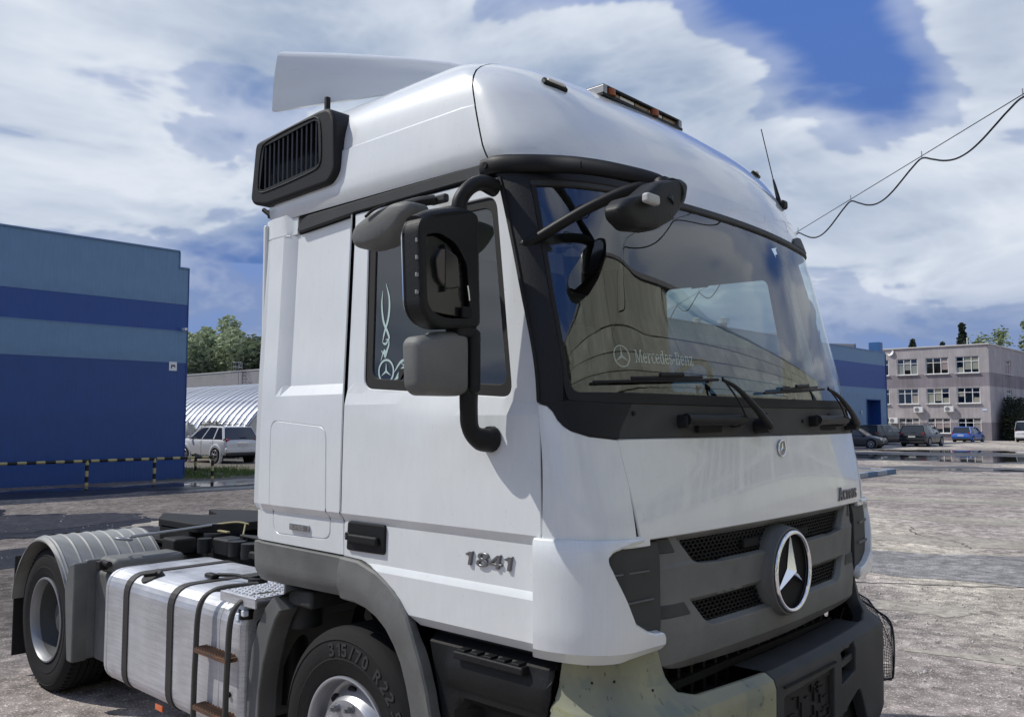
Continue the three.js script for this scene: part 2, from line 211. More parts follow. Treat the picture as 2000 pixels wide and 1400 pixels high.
// a sheet of body panel: polygon in the (u, v) domain of a surface, with a turned-in edge
function panel(poly, map, { du = .05, dv = .05, off = 0, t = .016, bev = .003, ys = [], holes = [], lip, crease = .42, hlip } = {}) {
  const outer = area2(poly) < 0 ? [...poly].reverse() : poly; const pos = [], uvs = [];
  const P = (u, v, o) => { const p = map(u, v), n = mapNormal(map, u, v); return [p[0] + n[0] * o, p[1] + n[1] * o, p[2] + n[2] * o]; };
  const push = (p, u, v) => { pos.push(p[0], p[1], p[2]); uvs.push(u, v); };
  const loop = keyhole(densify(outer, Math.min(du, dv) * .7), holes.map(h => densify(h, Math.min(du, dv) * .7)));
  const us = outer.map(p => p[0]), vs = outer.map(p => p[1]), u0 = Math.min(...us), u1 = Math.max(...us), v0 = Math.min(...vs), v1 = Math.max(...vs);
  const lines = new Set([v0, v1]); for (let v = Math.ceil(v0 / dv) * dv; v < v1; v += dv) lines.add(v); for (const y of ys) if (y > v0 && y < v1) lines.add(y);
  const L = [...lines].sort((a, b) => a - b).filter((v, i, A) => i === 0 || v - A[i - 1] > 1e-5);
  for (let r = 0; r < L.length - 1; r++) {
    let band = clipAxis(clipAxis(loop, 1, L[r], true), 1, L[r + 1], false); if (band.length < 3) continue;
    for (let c = Math.floor(u0 / du); c * du < u1; c++) {
      const cell = clipAxis(clipAxis(band, 0, c * du, true), 0, (c + 1) * du, false); if (cell.length < 3) continue;
      const q = []; for (const p of cell) { const z = q[q.length - 1]; if (!z || Math.hypot(z[0] - p[0], z[1] - p[1]) > 1e-6) q.push(p); }
      if (q.length < 3 || Math.abs(area2(q)) < 1e-9) continue;
      const tris = THREE.ShapeUtils.triangulateShape(q.map(p => new THREE.Vector2(p[0], p[1])), []);
      for (const tr of tris) { let T = tr.map(i => q[i]); if (Math.abs(area2(T)) < 1e-10) continue; if (area2(T) < 0) T = [T[0], T[2], T[1]]; for (const p of T) push(P(p[0], p[1], off), p[0], p[1]); }
    }
  }
  const rim = (pl, prof) => { const d = densify(pl, Math.min(du, dv) * .7), n = d.length; const nor = d.map((p, i) => { const a = d[(i + n - 1) % n], b = d[(i + 1) % n]; const x = b[1] - a[1], y = -(b[0] - a[0]), l = Math.hypot(x, y) || 1; return [x / l, y / l]; });
    for (let i = 0; i < n; i++) { const j = (i + 1) % n; for (let k = 0; k < prof.length - 1; k++) { const q = (ii, kk) => { const u = d[ii][0] + nor[ii][0] * prof[kk][0], v = d[ii][1] + nor[ii][1] * prof[kk][0]; return [P(u, v, off + prof[kk][1]), u, v]; }; const A = q(i, k), B = q(j, k), C = q(i, k + 1), D = q(j, k + 1); for (const T of [A, C, B, B, C, D]) push(T[0], T[1], T[2]); } } };
  if (t > 0) { const prof = lip || [[0, 0], [bev, -bev], [bev * 1.3, -t]]; rim(outer, prof); for (const h of holes) rim(area2(h) > 0 ? [...h].reverse() : h, hlip || prof); }
  const g = new THREE.BufferGeometry(); g.setAttribute('position', new THREE.Float32BufferAttribute(pos, 3)); g.setAttribute('uv', new THREE.Float32BufferAttribute(uvs, 2));
  return toCreasedNormals(g, crease);
}
function clipGeo(g, f) { g = clean(g); const p = g.attributes.position, u = g.attributes.uv, P = [], U = []; for (let i = 0; i < p.count; i += 3) { let poly = [0, 1, 2].map(k => [p.getX(i + k), p.getY(i + k), p.getZ(i + k), u.getX(i + k), u.getY(i + k)]); const o = []; for (let k = 0; k < 3; k++) { const a = poly[k], b = poly[(k + 1) % 3], fa = f(a), fb = f(b); if (fa >= 0) o.push(a); if ((fa >= 0) !== (fb >= 0)) { const t = fa / (fa - fb); o.push(a.map((x, q) => lerp(x, b[q], t))); } } for (let k = 1; k + 1 < o.length; k++) for (const q of [o[0], o[k], o[k + 1]]) { P.push(q[0], q[1], q[2]); U.push(q[3], q[4]); } } const r = new THREE.BufferGeometry(); r.setAttribute('position', new THREE.Float32BufferAttribute(P, 3)); r.setAttribute('uv', new THREE.Float32BufferAttribute(U, 2)); return toCreasedNormals(r, .5); }
function gridGeo(rows, crease = .5, flip = false) { const P = [], U = []; for (let i = 0; i + 1 < rows.length; i++) for (let j = 0; j + 1 < rows[i].length; j++) { const a = rows[i][j], b = rows[i][j + 1], c = rows[i + 1][j], d = rows[i + 1][j + 1]; for (const q of flip ? [a, c, b, b, c, d] : [a, b, c, b, d, c]) { P.push(q[0], q[1], q[2]); U.push(q[0] + q[2], q[1]); } } const g = new THREE.BufferGeometry(); g.setAttribute('position', new THREE.Float32BufferAttribute(P, 3)); g.setAttribute('uv', new THREE.Float32BufferAttribute(U, 2)); return toCreasedNormals(g, crease); }

// cushion-shaped solid: outline in (z, y), rounded towards both faces, spanning x0..x1
function pillow(zy, x0, x1, r, flatBack = .3, n = 6) { const cz = zy.reduce((a, p) => a + p[0], 0) / zy.length, cy = zy.reduce((a, p) => a + p[1], 0) / zy.length; let R = 0; for (const p of zy) R += Math.hypot(p[0] - cz, p[1] - cy) / zy.length; const rows = []; const ring = (x, k) => { const q = zy.map(p => [x, cy + (p[1] - cy) * k, cz + (p[0] - cz) * k]); q.push(q[0]); return q; }; const rb = r * flatBack;
  rows.push(ring(x0, 0)); rows.push(ring(x0, (1 - rb / R) * .6)); for (let i = 0; i <= n; i++) { const a = i / n * Math.PI / 2; rows.push(ring(x0 + rb * (1 - Math.cos(a)), 1 - rb / R * (1 - Math.sin(a)))); } for (let i = 0; i <= n; i++) { const a = i / n * Math.PI / 2; rows.push(ring(x1 - r + r * Math.sin(a), 1 - r / R * (1 - Math.cos(a)))); } const e = 1 - r / R; rows.push(ring(x1 + r * .10, e * .66)); rows.push(ring(x1 + r * .13, e * .33)); rows.push(ring(x1 + r * .14, 0)); return gridGeo(rows, .7, area2(zy) > 0); }
const taken = {};
function numbered(n) { if (taken[n] === undefined) { taken[n] = 0; return n; } taken[n]++; return n + '_' + String(taken[n]).padStart(3, '0'); }
function part(name, geo, mat, parent) { const m = new THREE.Mesh(geo, mat); m.name = name; m.castShadow = m.receiveShadow = true; parent.add(m); return m; }
function thing(name, label, category, pos = [0, 0, 0], turn = 0, group) { const o = new THREE.Group(); o.name = numbered(name); o.position.set(...pos); o.rotation.y = turn; o.userData = { label, category }; if (group) o.userData.group = group; scene.add(o); return o; }
function solo(name, geo, mat, label, category, group, pos = [0, 0, 0], turn = 0) { const m = new THREE.Mesh(geo, mat); m.name = numbered(name); m.castShadow = m.receiveShadow = true; m.position.set(...pos); m.rotation.y = turn; m.userData = { label, category }; if (group) m.userData.group = group; scene.add(m); return m; }
function struct(name, geo, mat, kind = 'structure') { const m = new THREE.Mesh(geo, mat); m.name = numbered(name); m.castShadow = m.receiveShadow = true; m.userData = { kind }; scene.add(m); return m; }
const fontB = await new FontLoader().loadAsync('fonts/droid/droid_sans_bold.typeface.json');
const fontR = await new FontLoader().loadAsync('fonts/droid/droid_serif_regular.typeface.json');
const fontS = await new FontLoader().loadAsync('fonts/droid/droid_sans_regular.typeface.json');
function text(s, size, depth, font = fontB, bev = 0) { const g = new TextGeometry(s, { font, size, depth, curveSegments: 4, bevelEnabled: bev > 0, bevelSize: bev, bevelThickness: bev, bevelSegments: 1 }); g.computeBoundingBox(); return g; }
// ================================================================ THE TRUCK (front +x, right-hand side +z)
const TR = thing('tractor_truck', 'large white tractor unit with grey lower trim and a high roof with spoiler', 'truck', [0, 0, -.03]);
// body plan per height: nose x, bow, start of corner, corner depth, half width
const PT = [[.6, 1.49, .055, 1.03, .22, 1.235], [1.0, 1.49, .055, 1.03, .22, 1.235], [1.5, 1.50, .06, 1.04, .23, 1.25], [1.86, 1.48, .085, 1.02, .18, 1.245], [2.03, 1.475, .095, .88, .18, 1.24], [2.45, 1.395, .10, .86, .20, 1.222], [2.85, 1.30, .105, .84, .22, 1.206], [3.0, 1.25, .12, .86, .19, 1.202],
  [3.15, 1.17, .12, .88, .18, 1.19], [3.27, 1.07, .10, .89, .17, 1.175], [3.36, .97, .09, .87, .17, 1.145], [3.44, .85, .08, .82, .19, 1.085], [3.50, .72, .08, .72, .22, 1.0], [3.545, .52, .08, .52, .22, .86], [3.57, .30, .08, .20, .20, .56]];
const PS = (() => { const n = PT.length, s = []; for (let c = 1; c < 6; c++) { const d = [], m = []; for (let i = 0; i < n - 1; i++) d.push((PT[i + 1][c] - PT[i][c]) / (PT[i + 1][0] - PT[i][0])); for (let i = 0; i < n; i++) m.push(i === 0 ? d[0] : i === n - 1 ? d[n - 2] : d[i - 1] * d[i] <= 0 ? 0 : 2 * d[i - 1] * d[i] / (d[i - 1] + d[i])); s.push(m); } return s; })();
function prm(y) { let i = 0; while (i < PT.length - 2 && y > PT[i + 1][0]) i++; const a = PT[i], b = PT[i + 1], h = b[0] - a[0], t = clamp((y - a[0]) / h); const t2 = t * t, t3 = t2 * t; return [1, 2, 3, 4, 5].map(c => (2 * t3 - 3 * t2 + 1) * a[c] + (t3 - 2 * t2 + t) * h * PS[c - 1][i] + (-2 * t3 + 3 * t2) * b[c] + (t3 - t2) * h * PS[c - 1][i + 1]); }
// wrap-round surface: u=-2 right side, -1..1 front (right to left), 2 left side
function wrapOf(get) { return (u, y) => { const [Xc, a, zj, R, Zs] = get(y), w = Math.abs(u), s = u > 0 ? -1 : 1; let x, z; if (w <= 1) { z = w * zj; x = Xc - a * z * z; } else if (w <= 2) { const p = (w - 1) * Math.PI / 2; z = zj + (Zs - zj) * Math.sin(p); x = Xc - a * z * z - R * (1 - Math.cos(p)); } else { z = Zs; x = Xc - a * z * z - R - (w - 2) * .4; } return [x, y, z * s]; }; }
const wrap = wrapOf(prm);
const front = (u, y) => { const [Xc, a, zj, R, Zs] = prm(y), z = Math.abs(u), t = clamp((z - zj) / (Zs - zj), 0, .999); return [Xc - a * z * z - R * (1 - Math.sqrt(1 - t * t)), y, -u]; };
const pw = (k, y) => { if (y <= k[0][0]) return k[0][1]; for (let i = 1; i < k.length; i++) if (y <= k[i][0]) return lerp(k[i - 1][1], k[i][1], (y - k[i - 1][0]) / (k[i][0] - k[i - 1][0])); return k[k.length - 1][1]; };
const sideZ = y => prm(y)[4];
const beltY = X => 2.062 - .052 * X;
const doorRelief = (X, y) => pw([[1.095, -.035], [1.143, 0], [1.296, .001], [1.320, -.014], [1.488, -.018], [1.520, 0]], y) + pw([[-.055, 0], [-.004, -.012], [.004, -.014]], y - beltY(X));
const doorMap = (X, y) => [X, y, sideZ(y) + doorRelief(X, y)];
const smoothBox = (X, y, x0, x1, y0, y1, e) => sstep(x0, x0 + e, X) * sstep(x1, x1 - e, X) * sstep(y0, y0 + e, y) * sstep(y1, y1 - e, y);
const sleeperMap = (X, y) => { let z = sideZ(y) + pw([[1.488, -.024], [1.522, 0]], y) - .034 * smoothBox(X, y, -.535, -.006, 2.045, 3.2, .036) - .016 * sstep(-.66, -.745, X) ** 2; return [X, y, z]; };
const plainSide = (X, y) => [X, y, sideZ(y)];
const YS = [1.143, 1.294, 1.322, 1.488, 1.522];
const both = (name, geo, mat, parent = TR, fn) => { const a = part(name, geo, mat, parent), b = part(name, flipZ(geo), mat, parent); if (fn) { fn(a, 1); fn(b, -1); } return [a, b]; };

// ---- inner structure so that gaps stay dark
const winHole = roundPoly([[.105, 2.815], [.125, 2.068], [1.022, 2.012], [.905, 2.805]].reverse(), .06, 6);
{
  const sideShell = panel([[-.72, 1.2], [.4, 1.2], [.52, 1.12], [1.14, 1.12], [1.13, 2.0], [1.0, 2.6], [.94, 2.86], [.9, 2.95], [-.72, 2.95]], plainSide, { off: -.045, t: .03, holes: [winHole], du: .12, dv: .12, ys: [] });
  const [ls, rs] = both('body_frame', sideShell, M.interior);
  part('bulkhead', panel([[-1.95, 1.14], [1.95, 1.14], [1.95, 2.0], [-1.95, 2.0]], wrap, { off: -.06, t: .03, du: .1, dv: .12 }), M.interior, TR);
  part('cab_floor', box(1.9, .06, 2.3, .3, 1.28, 0), M.interior, TR);
  part('cab_back_wall', box(.05, 1.75, 2.36, -.705, 2.1, 0, .02), M.interior, TR);
  part('cab_back_panel', box(.03, 1.60, 2.42, -.738, 2.14, 0, .012), M.white, TR);
}
// ---- doors
const doorPoly = [[.009, 1.335], [.131, 1.33], [.20, 1.315], [.253, 1.295], [.315, 1.262], [.372, 1.226], [.437, 1.16], [.497, 1.105], [1.166, 1.105], [1.176, 1.5], [1.160, 2.0], [1.128, 2.17], [1.095, 2.344], [1.062, 2.49], [1.037, 2.62], [1.015, 2.72], [.998, 2.79], [.976, 2.838], [.94, 2.865], [.88, 2.874], [.009, 2.874]];
const doorGeo = panel(doorPoly, doorMap, { ys: YS, holes: [winHole], du: .06, dv: .05, t: .006, crease: .16 });
const winOuter = winHole, winInner = roundPoly([[.155, 2.778], [.172, 2.112], [.985, 2.06], [.875, 2.765]].reverse(), .05, 6);
const glassSide = (X, y) => [X, y, sideZ(y) - .038];
const frameGeo = panel(winOuter, (X, y) => [X, y, sideZ(y) - .014], { holes: [winInner], off: -.008, t: .03, du: .05, dv: .05 });
const sideGlass = panel(winInner.map(p => [p[0] + (p[0] > .5 ? .01 : -.01), p[1] + (p[1] > 2.4 ? .01 : -.01)]), glassSide, { t: 0, du: .1, dv: .1, off: .01 });
const innerDoor = box(1.1, .72, .03, .58, 1.65, 1.16, .01);
both('door', doorGeo, M.white, TR, (d, s) => {
  const k = g => s > 0 ? g : flipZ(g);
  part('window_frame', k(frameGeo), M.rubber, d); part('window_pane', k(sideGlass), M.glassDark, d); part('door_lining', k(innerDoor), M.interior, d);
  part('window_post', k(beam([.905, 2.78, 1.17], [.995, 2.06, 1.2], .035, .012, [0, 0, 1])), M.rubber, d);
  // handle recess plate, dark cup, pull bar
  const hp = extr(roundPoly([[.038, 1.363], [.30, 1.366], [.305, 1.49], [.046, 1.49]], .016, 4), .016, .006); hp.translate(0, 0, 1.222);
  const cup = extr(roundPoly([[.115, 1.43], [.245, 1.43], [.25, 1.478], [.115, 1.478]], .012, 4), .006); cup.translate(0, 0, 1.2375);
  const cup2 = extr(roundPoly([[.11, 1.378], [.255, 1.382], [.24, 1.404], [.10, 1.404]], .01, 4), .006); cup2.translate(0, 0, 1.2372);
  const h = part('door_handle', k(hp), M.black, d);
  part('handle_cup', k(merge(cup, cup2)), M.hole, h);
  part('handle_bar', k(merge(box(.20, .036, .026, .17, 1.420, 1.252, .010), box(.032, .034, .02, .055, 1.425, 1.245, .006))), M.black, h);
  part('key_slot', k(cyl(.006, .006, .006, .052, 1.425, 1.256, 'z', 12)), M.chromeDark, h);
});
// ---- sleeper side wall with its hatch
const hatchPoly = roundPoly([[-.572, 1.386], [-.108, 1.396], [-.126, 1.898], [-.584, 1.93]], .06, 6);
const hatchGap = hatchPoly.map(p => { const cx = -.345, cy = 1.66; return [cx + (p[0] - cx) * 1.03, cy + (p[1] - cy) * 1.027]; });
both('sleeper_side', panel([[-.745, 1.342], [-.008, 1.335], [-.008, 2.874], [-.44, 2.852], [-.745, 2.852]], sleeperMap, { ys: YS, holes: [hatchGap], du: .04, dv: .05, t: .006, crease: .2 }), M.white);
both('side_hatch', panel(hatchPoly, sleeperMap, { ys: YS, du: .04, dv: .05, off: .001, t: .006, crease: .2 }), M.white, TR, (d, s) => {
  const k = g => s > 0 ? g : flipZ(g);
  const b = part('badge', k(box(.155, .03, .012, -.343, 1.428, 1.232, .003)), M.chromeDark, d);
  if (s > 0) { const t = text('BLUETEC5', .017, .003); t.translate(-.413, 1.4195, 1.2375); part('badge_letters', t, M.chrome, b); }
});
both('rear_corner_panel', panel([[-.745, 2.858], [-.475, 2.858], [-.475, 2.958], [-.745, 2.958]], (X, y) => [X, y, sideZ(y) - .022 * sstep(-.56, -.50, X) - .016 * sstep(-.66, -.745, X) ** 2], { du: .03, dv: .03 }), M.white);
// roof rail strip above the doors
both('roof_rail_strip', panel(roundPoly([[-.462, 2.862, .035], [.02, 2.888, .001], [.852, 2.894, .002], [.852, 2.938, .002], [-.40, 2.928, .05]], .01, 5), plainSide, { off: -.004, t: .02, du: .08, dv: .03 }), M.greyDark);
both('roof_rail_joint', panel([[-.46, 2.862], [.0, 2.885], [.86, 2.88], [.86, 2.95], [-.46, 2.95]], plainSide, { off: -.022, t: .015, du: .1, dv: .04 }), M.hole);
// grey skirt and wheel arch lips
both('side_skirt', panel(roundPoly([[-.752, 1.14], [-.008, 1.152], [-.008, 1.322], [-.752, 1.33]], .012, 3), (X, y) => [X, y, sideZ(y) - .012 - .03 * sstep(1.22, 1.14, y) ** 2 - .016 * sstep(-.66, -.75, X) ** 2], { off: .006, t: .03, du: .06, dv: .03 }), M.grey);
const archO = [[.0, 1.322], [.125, 1.316], [.25, 1.282], [.33, 1.243], [.398, 1.194], [.45, 1.14], [.49, 1.08], [.55, .96], [.587, .86], [.612, .76], [.63, .62], [.635, .45]];
const archI = [[.0, 1.153], [.10, 1.15], [.18, 1.136], [.255, 1.108], [.316, 1.068], [.37, 1.01], [.413, .948], [.45, .86], [.475, .78], [.495, .68], [.503, .58], [.505, .45]];
const lipMap = (X, y) => { const r = Math.hypot(X, y - .55); return [X, y, 1.245 + .018 * sstep(.60, .66, r) - .012 * sstep(.71, .77, r)]; };
both('wheel_arch_lip', panel([...archO, ...[...archI].reverse()], lipMap, { t: .05, bev: .008, du: .035, dv: .035 }), M.grey);
// wheel well liner behind the front wheel
{ const A = [], pts = [[-.80, .42], [-.78, .70], [-.70, .92], [-.575, 1.065], [-.45, 1.12], [-.2, 1.16], [0, 1.17], [.2, 1.15], [.34, 1.08], [.44, .96], [.50, .80], [.53, .6], [.53, .42]];
  both('wheel_well_liner', gridGeo([pts.map(p => [p[0], p[1], .55]), pts.map(p => [p[0], p[1], 1.20])], .6), M.hole);
  const og = [[-.795, .42], [-.782, .64], [-.752, .80], [-.698, .925], [-.63, 1.02], [-.565, 1.075]], ig = [[-.50, 1.02], [-.545, .965], [-.60, .86], [-.645, .74], [-.675, .6], [-.685, .42]];
  const mg = extr([...og, ...ig].reverse(), .09, .008); mg.translate(0, 0, 1.13);
  both('mudguard', mg, M.grey, TR, (m, s) => { const k = g => s > 0 ? g : flipZ(g); part('mudguard_bracket', k(merge(box(.20, .09, .30, -.43, 1.08, 1.02, .02))), M.greyDark, m); part('mudguard_plate', k(extr([[-.80, .42], [-.785, .66], [-.70, .92], [-.57, 1.07], [-.56, 1.06], [-.69, .91], [-.775, .66], [-.79, .42]], .5, 0).translate(0, 0, .64)), M.grey, m); }); }
// black entry step unit below the door
{ const sm = (X, y) => { let z = 1.205; z -= .05 * sstep(1.05, 1.085, y); z += .02 * smoothBox(X, y, .64, 1.24, .90, 1.03, .03); z -= .10 * smoothBox(X, y, .70, 1.16, .52, .86, .05); z -= .08 * smoothBox(X, y, .70, 1.12, .22, .47, .04); z -= .12 * sstep(1.14, 1.26, X) ** 2; return [X, y, z]; };
  both('entry_step', panel(roundPoly([[.535, 1.10], [.62, .80], [.645, .25], [1.08, .25], [1.10, .55], [1.13, .84], [1.185, .94], [1.185, 1.10]], .03, 3), sm, { t: .05, du: .03, dv: .03, crease: .6 }), M.black, TR, (m, s) => { const k = g => s > 0 ? g : flipZ(g); part('step_tread', k(merge(box(.36, .03, .09, .90, 1.035, 1.20, .008), ...[0, 1, 2, 3, 4].map(i => box(.04, .012, .05, .76 + i * .07, 1.053, 1.215, .003)))), M.black, m); part('step_tread', k(box(.42, .03, .10, .93, .515, 1.16, .008)), M.black, m); }); }

// ---- roof: lofted shell, cut at the cap seam
const seam = p => p[0] - (.862 - .32 * (p[1] - 2.94));
function roofShell(off) {
  const ysr = []; for (let y = 2.945; y < 3.19; y += .035) ysr.push(y); ysr.push(3.196, 3.206); for (let y = 3.23; y < 3.44; y += .03) ysr.push(y); for (const y of [3.44, 3.46, 3.48, 3.5, 3.515, 3.53, 3.542, 3.552, 3.56, 3.566, 3.57]) ysr.push(y);
  const rows = ysr.map(y => { const P = prm(off < 0 ? 2.945 + (y - 2.945) * .90 : y), [Xc, a, zj, R, Zs] = P, Xa = Xc - a * Zs * Zs - R, half = []; const foot = off < 0 ? 0 : -.022 * sstep(3.0, 2.945, y);
    for (let i = 0; i <= 16; i++) { const X = lerp(-.745, Xa, i / 16); const ridge = y < 3.2 ? .007 * sstep(.80, .70, X) : 0; half.push([X, y, Zs + ridge + foot - (off < 0 ? -off : 0) - .03 * sstep(-.64, -.745, X) ** 2]); }
    for (let i = 1; i <= 10; i++) { const p = wrap(-(2 - i / 10), off < 0 ? 2.945 + (y - 2.945) * .90 : y); half.push([p[0] + off, y, p[2] + off + foot * (1 - i / 10)]); }
    for (let i = 1; i <= 12; i++) { const p = wrap(-(1 - i / 12), off < 0 ? 2.945 + (y - 2.945) * .90 : y); half.push([p[0] + off, y, p[2]]); }
    const full = [...half]; for (let i = half.length - 2; i >= 0; i--) full.push([half[i][0], y, -half[i][2]]); return full; });
  const last = rows[rows.length - 1]; rows.push(last.map(p => [p[0] * .9 - .02, 3.578, p[2] * .5])); rows.push(last.map(p => [lerp(-.735, .2, (p[0] + .735) / 1.1), 3.58, 0]));
  return gridGeo(rows.map(r => r.map(p => [p[0], off < 0 ? 2.945 + (p[1] - 2.945) * .84 : p[1], p[2]])), .3);
}
{ const shell = roofShell(0);
  part('roof_rear_panel', clipGeo(shell, p => -seam(p) - .004), M.white, TR);
  const cap = part('roof_cap', merge(clipGeo(shell, p => seam(p) - .004), panel([[-1.80, 2.846], [1.80, 2.846], [1.90, 2.945], [-1.90, 2.945]], wrap, { du: .06, dv: .03, t: .02, bev: .006 })), M.white, TR);
  part('roof_lining', roofShell(-.05), M.interior, TR);
  part('roof_back_wall', extrX([[-1.12, 2.9], [1.12, 2.9], [1.10, 3.2], [.98, 3.42], [.7, 3.55], [-.7, 3.55], [-.98, 3.42], [-1.10, 3.2]], -.735, -.71), M.white, TR);
  for (const s of [1, -1]) { // marker lamps on the cap
    const a = front(-s * .89, 3.315), n = mapNormal(front, -s * .89, 3.315); const q = new THREE.Quaternion().setFromRotationMatrix(new THREE.Matrix4().lookAt(V(0, 0, 0), V(-n[0], -n[1], -n[2]), V(0, 1, 0)));
    const pl = (g, o) => { g.rotateZ(-s * .25); g.applyQuaternion(q); return g.translate(a[0] + n[0] * o, a[1] + n[1] * o, a[2] + n[2] * o); };
    const mk = part('marker_lamp', pl(box(.115, .05, .022, 0, 0, 0, .02, 3), .004), M.black, cap); part('marker_lens', pl(box(.085, .03, .02, 0, 0, 0, .012, 3), .014), M.clearLens, cap); }
}
// ---- windscreen, pillars, cowl
const wsPoly = roundPoly([[-1.655, 2.848, .02], [-1.672, 2.45, .3], [-1.672, 2.02, .10], [-1.0, 2.020, .5], [0, 2.012, .5], [1.0, 2.020, .5], [1.672, 2.02, .10], [1.672, 2.45, .3], [1.655, 2.848, .02]], .05, 6);
part('windscreen', panel(wsPoly, wrap, { t: 0, du: .05, dv: .05, off: -.006, crease: 1 }), M.glass, TR);
{ const o = wsPoly.filter(p => p[1] < 2.836), f = (k, d) => o.map(p => [p[0] * k, p[1] < 2.4 ? p[1] + d : p[1]]); part('windscreen_seal', panel([...f(1.012, -.028), ...f(.990, .006).reverse()], wrap, { du: .05, dv: .04, off: .004, t: .015, bev: .004 }), M.rubber, TR); }
part('windscreen_band', panel([[-1.70, 2.822], [1.70, 2.822], [1.70, 2.843], [-1.70, 2.843]], wrap, { t: .012, du: .06, dv: .03, off: .006, bev: .003 }), M.greyDark, TR);
{ const pil = [[-1.975, 1.997], [-1.815, 1.99], [-1.70, 2.0], [-1.695, 2.06], [-1.695, 2.45], [-1.68, 2.90], [-1.98, 2.90]].reverse();
  both('pillar_trim', panel(pil, wrap, { du: .06, dv: .06, off: .010, t: .03, bev: .006 }), M.black);
  both('header_corner', panel([[-1.93, 2.842], [-1.93, 2.935], [-1.55, 2.94], [-1.25, 2.925], [-1.0, 2.905], [-.86, 2.875], [-.80, 2.842]].reverse(), wrap, { du: .05, dv: .03, off: .010, t: .03, bev: .006 }), M.black);
  both('pillar_seal', panel([[-1.965, 2.0], [-1.935, 2.0], [-1.935, 2.86], [-1.965, 2.86]], wrap, { du: .04, dv: .08, off: .016, t: .02, bev: .004 }), M.rubber);
  const cor = [[-1.965, 1.995], [-1.85, 1.985], [-1.79, 1.965], [-1.75, 1.938], [-1.69, 1.915], [-1.61, 1.897], [-1.44, 1.878], [-1.17, 1.8665], [-1.13, 1.8665], [-1.16, 1.985], [-1.4, 1.99], [-1.66, 1.998]];
  both('cowl_corner', panel(cor.reverse(), wrap, { du: .05, dv: .03, off: .008, t: .03, bev: .005 }), M.black);
  part('cowl_panel', panel([[-1.118, 1.868], [1.118, 1.868], [1.15, 1.988], [-1.15, 1.988]], wrap, { du: .08, dv: .03, off: .0, t: .03, bev: .004 }), M.greyDark, TR);
}
const onFront = (z, y, o) => { const p = front(-z, y), n = mapNormal(front, -z, y); return [p[0] + n[0] * o, p[1] + n[1] * o, p[2] + n[2] * o]; };
for (const [pv, tip, b0, nm] of [[[.204, 1.905], [.50, 2.085], [1.118, 2.063], 0], [[-.93, 1.905], [-.52, 2.075], [.155, 2.044], 1]]) {
  const w = part('wiper', merge(cyl(.03, .034, .06, 0, 0, 0, 'x', 16).translate(...onFront(pv[0], pv[1], .035)), limb([onFront(pv[0], pv[1], .06), onFront(lerp(pv[0], tip[0], .4), lerp(pv[1], tip[1], .4), .07), onFront(lerp(pv[0], tip[0], .8), lerp(pv[1], tip[1], .85), .055), onFront(tip[0], tip[1], .04)], [[.022, .018], [.016, .012], [.010, .008], [.007, .006]], 14, 8)), M.black, TR);
  const bl = []; for (let i = 0; i <= 10; i++) bl.push(onFront(lerp(b0[0], tip[0], i / 10), lerp(b0[1], tip[1] + .003, i / 10), .018));
  part('wiper_blade', merge(tube(bl, .006, 20, 6), tube(bl.slice(2, 9).map(p => [p[0] + .012, p[1] + .012, p[2]]), .006, 14, 6), tube(bl.slice(4, 7).map(p => [p[0] + .02, p[1] + .022, p[2]]), .008, 8, 6)), M.black, w);
  part('washer_hose', tube([onFront(lerp(pv[0], tip[0], .05) + .03, pv[1] + .03, .03), onFront(lerp(pv[0], tip[0], .3) + .06, lerp(pv[1], tip[1], .15), .05), onFront(lerp(pv[0], tip[0], .6) + .05, lerp(pv[1], tip[1], .55), .06), onFront(tip[0], tip[1] + .008, .04)], .004, 20, 6), M.rubber, w);
}
for (const [z0, z1] of [[.74, .37], [-.34, -.78]]) { // grab handles of the cowl
  const pt = []; for (let i = 0; i <= 6; i++) pt.push(onFront(lerp(z0, z1, i / 6), 1.93, .035));
  const h = part('cowl_grip', limb(pt, [[.026, .024], [.022, .021], [.026, .024]], 10, 8), M.black, TR);
  for (const z of [z0, z1]) part('grip_foot', box(.07, .05, .05, ...onFront(lerp(z, (z0 + z1) / 2, .08), 1.925, .01), .012), M.black, h);
  part('grip_slot', box(.012, .03, Math.abs(z0 - z1) * .5, ...onFront((z0 + z1) / 2, 1.897, .002)), M.hole, h);
}
[.98, .55, .12, -.25, -.62, -.98].forEach((z, i) => part('cowl_screw', box(.008, .016, .016, ...onFront(z, 1.955 - (i % 2) * .03, .002), .003), M.hole, TR));
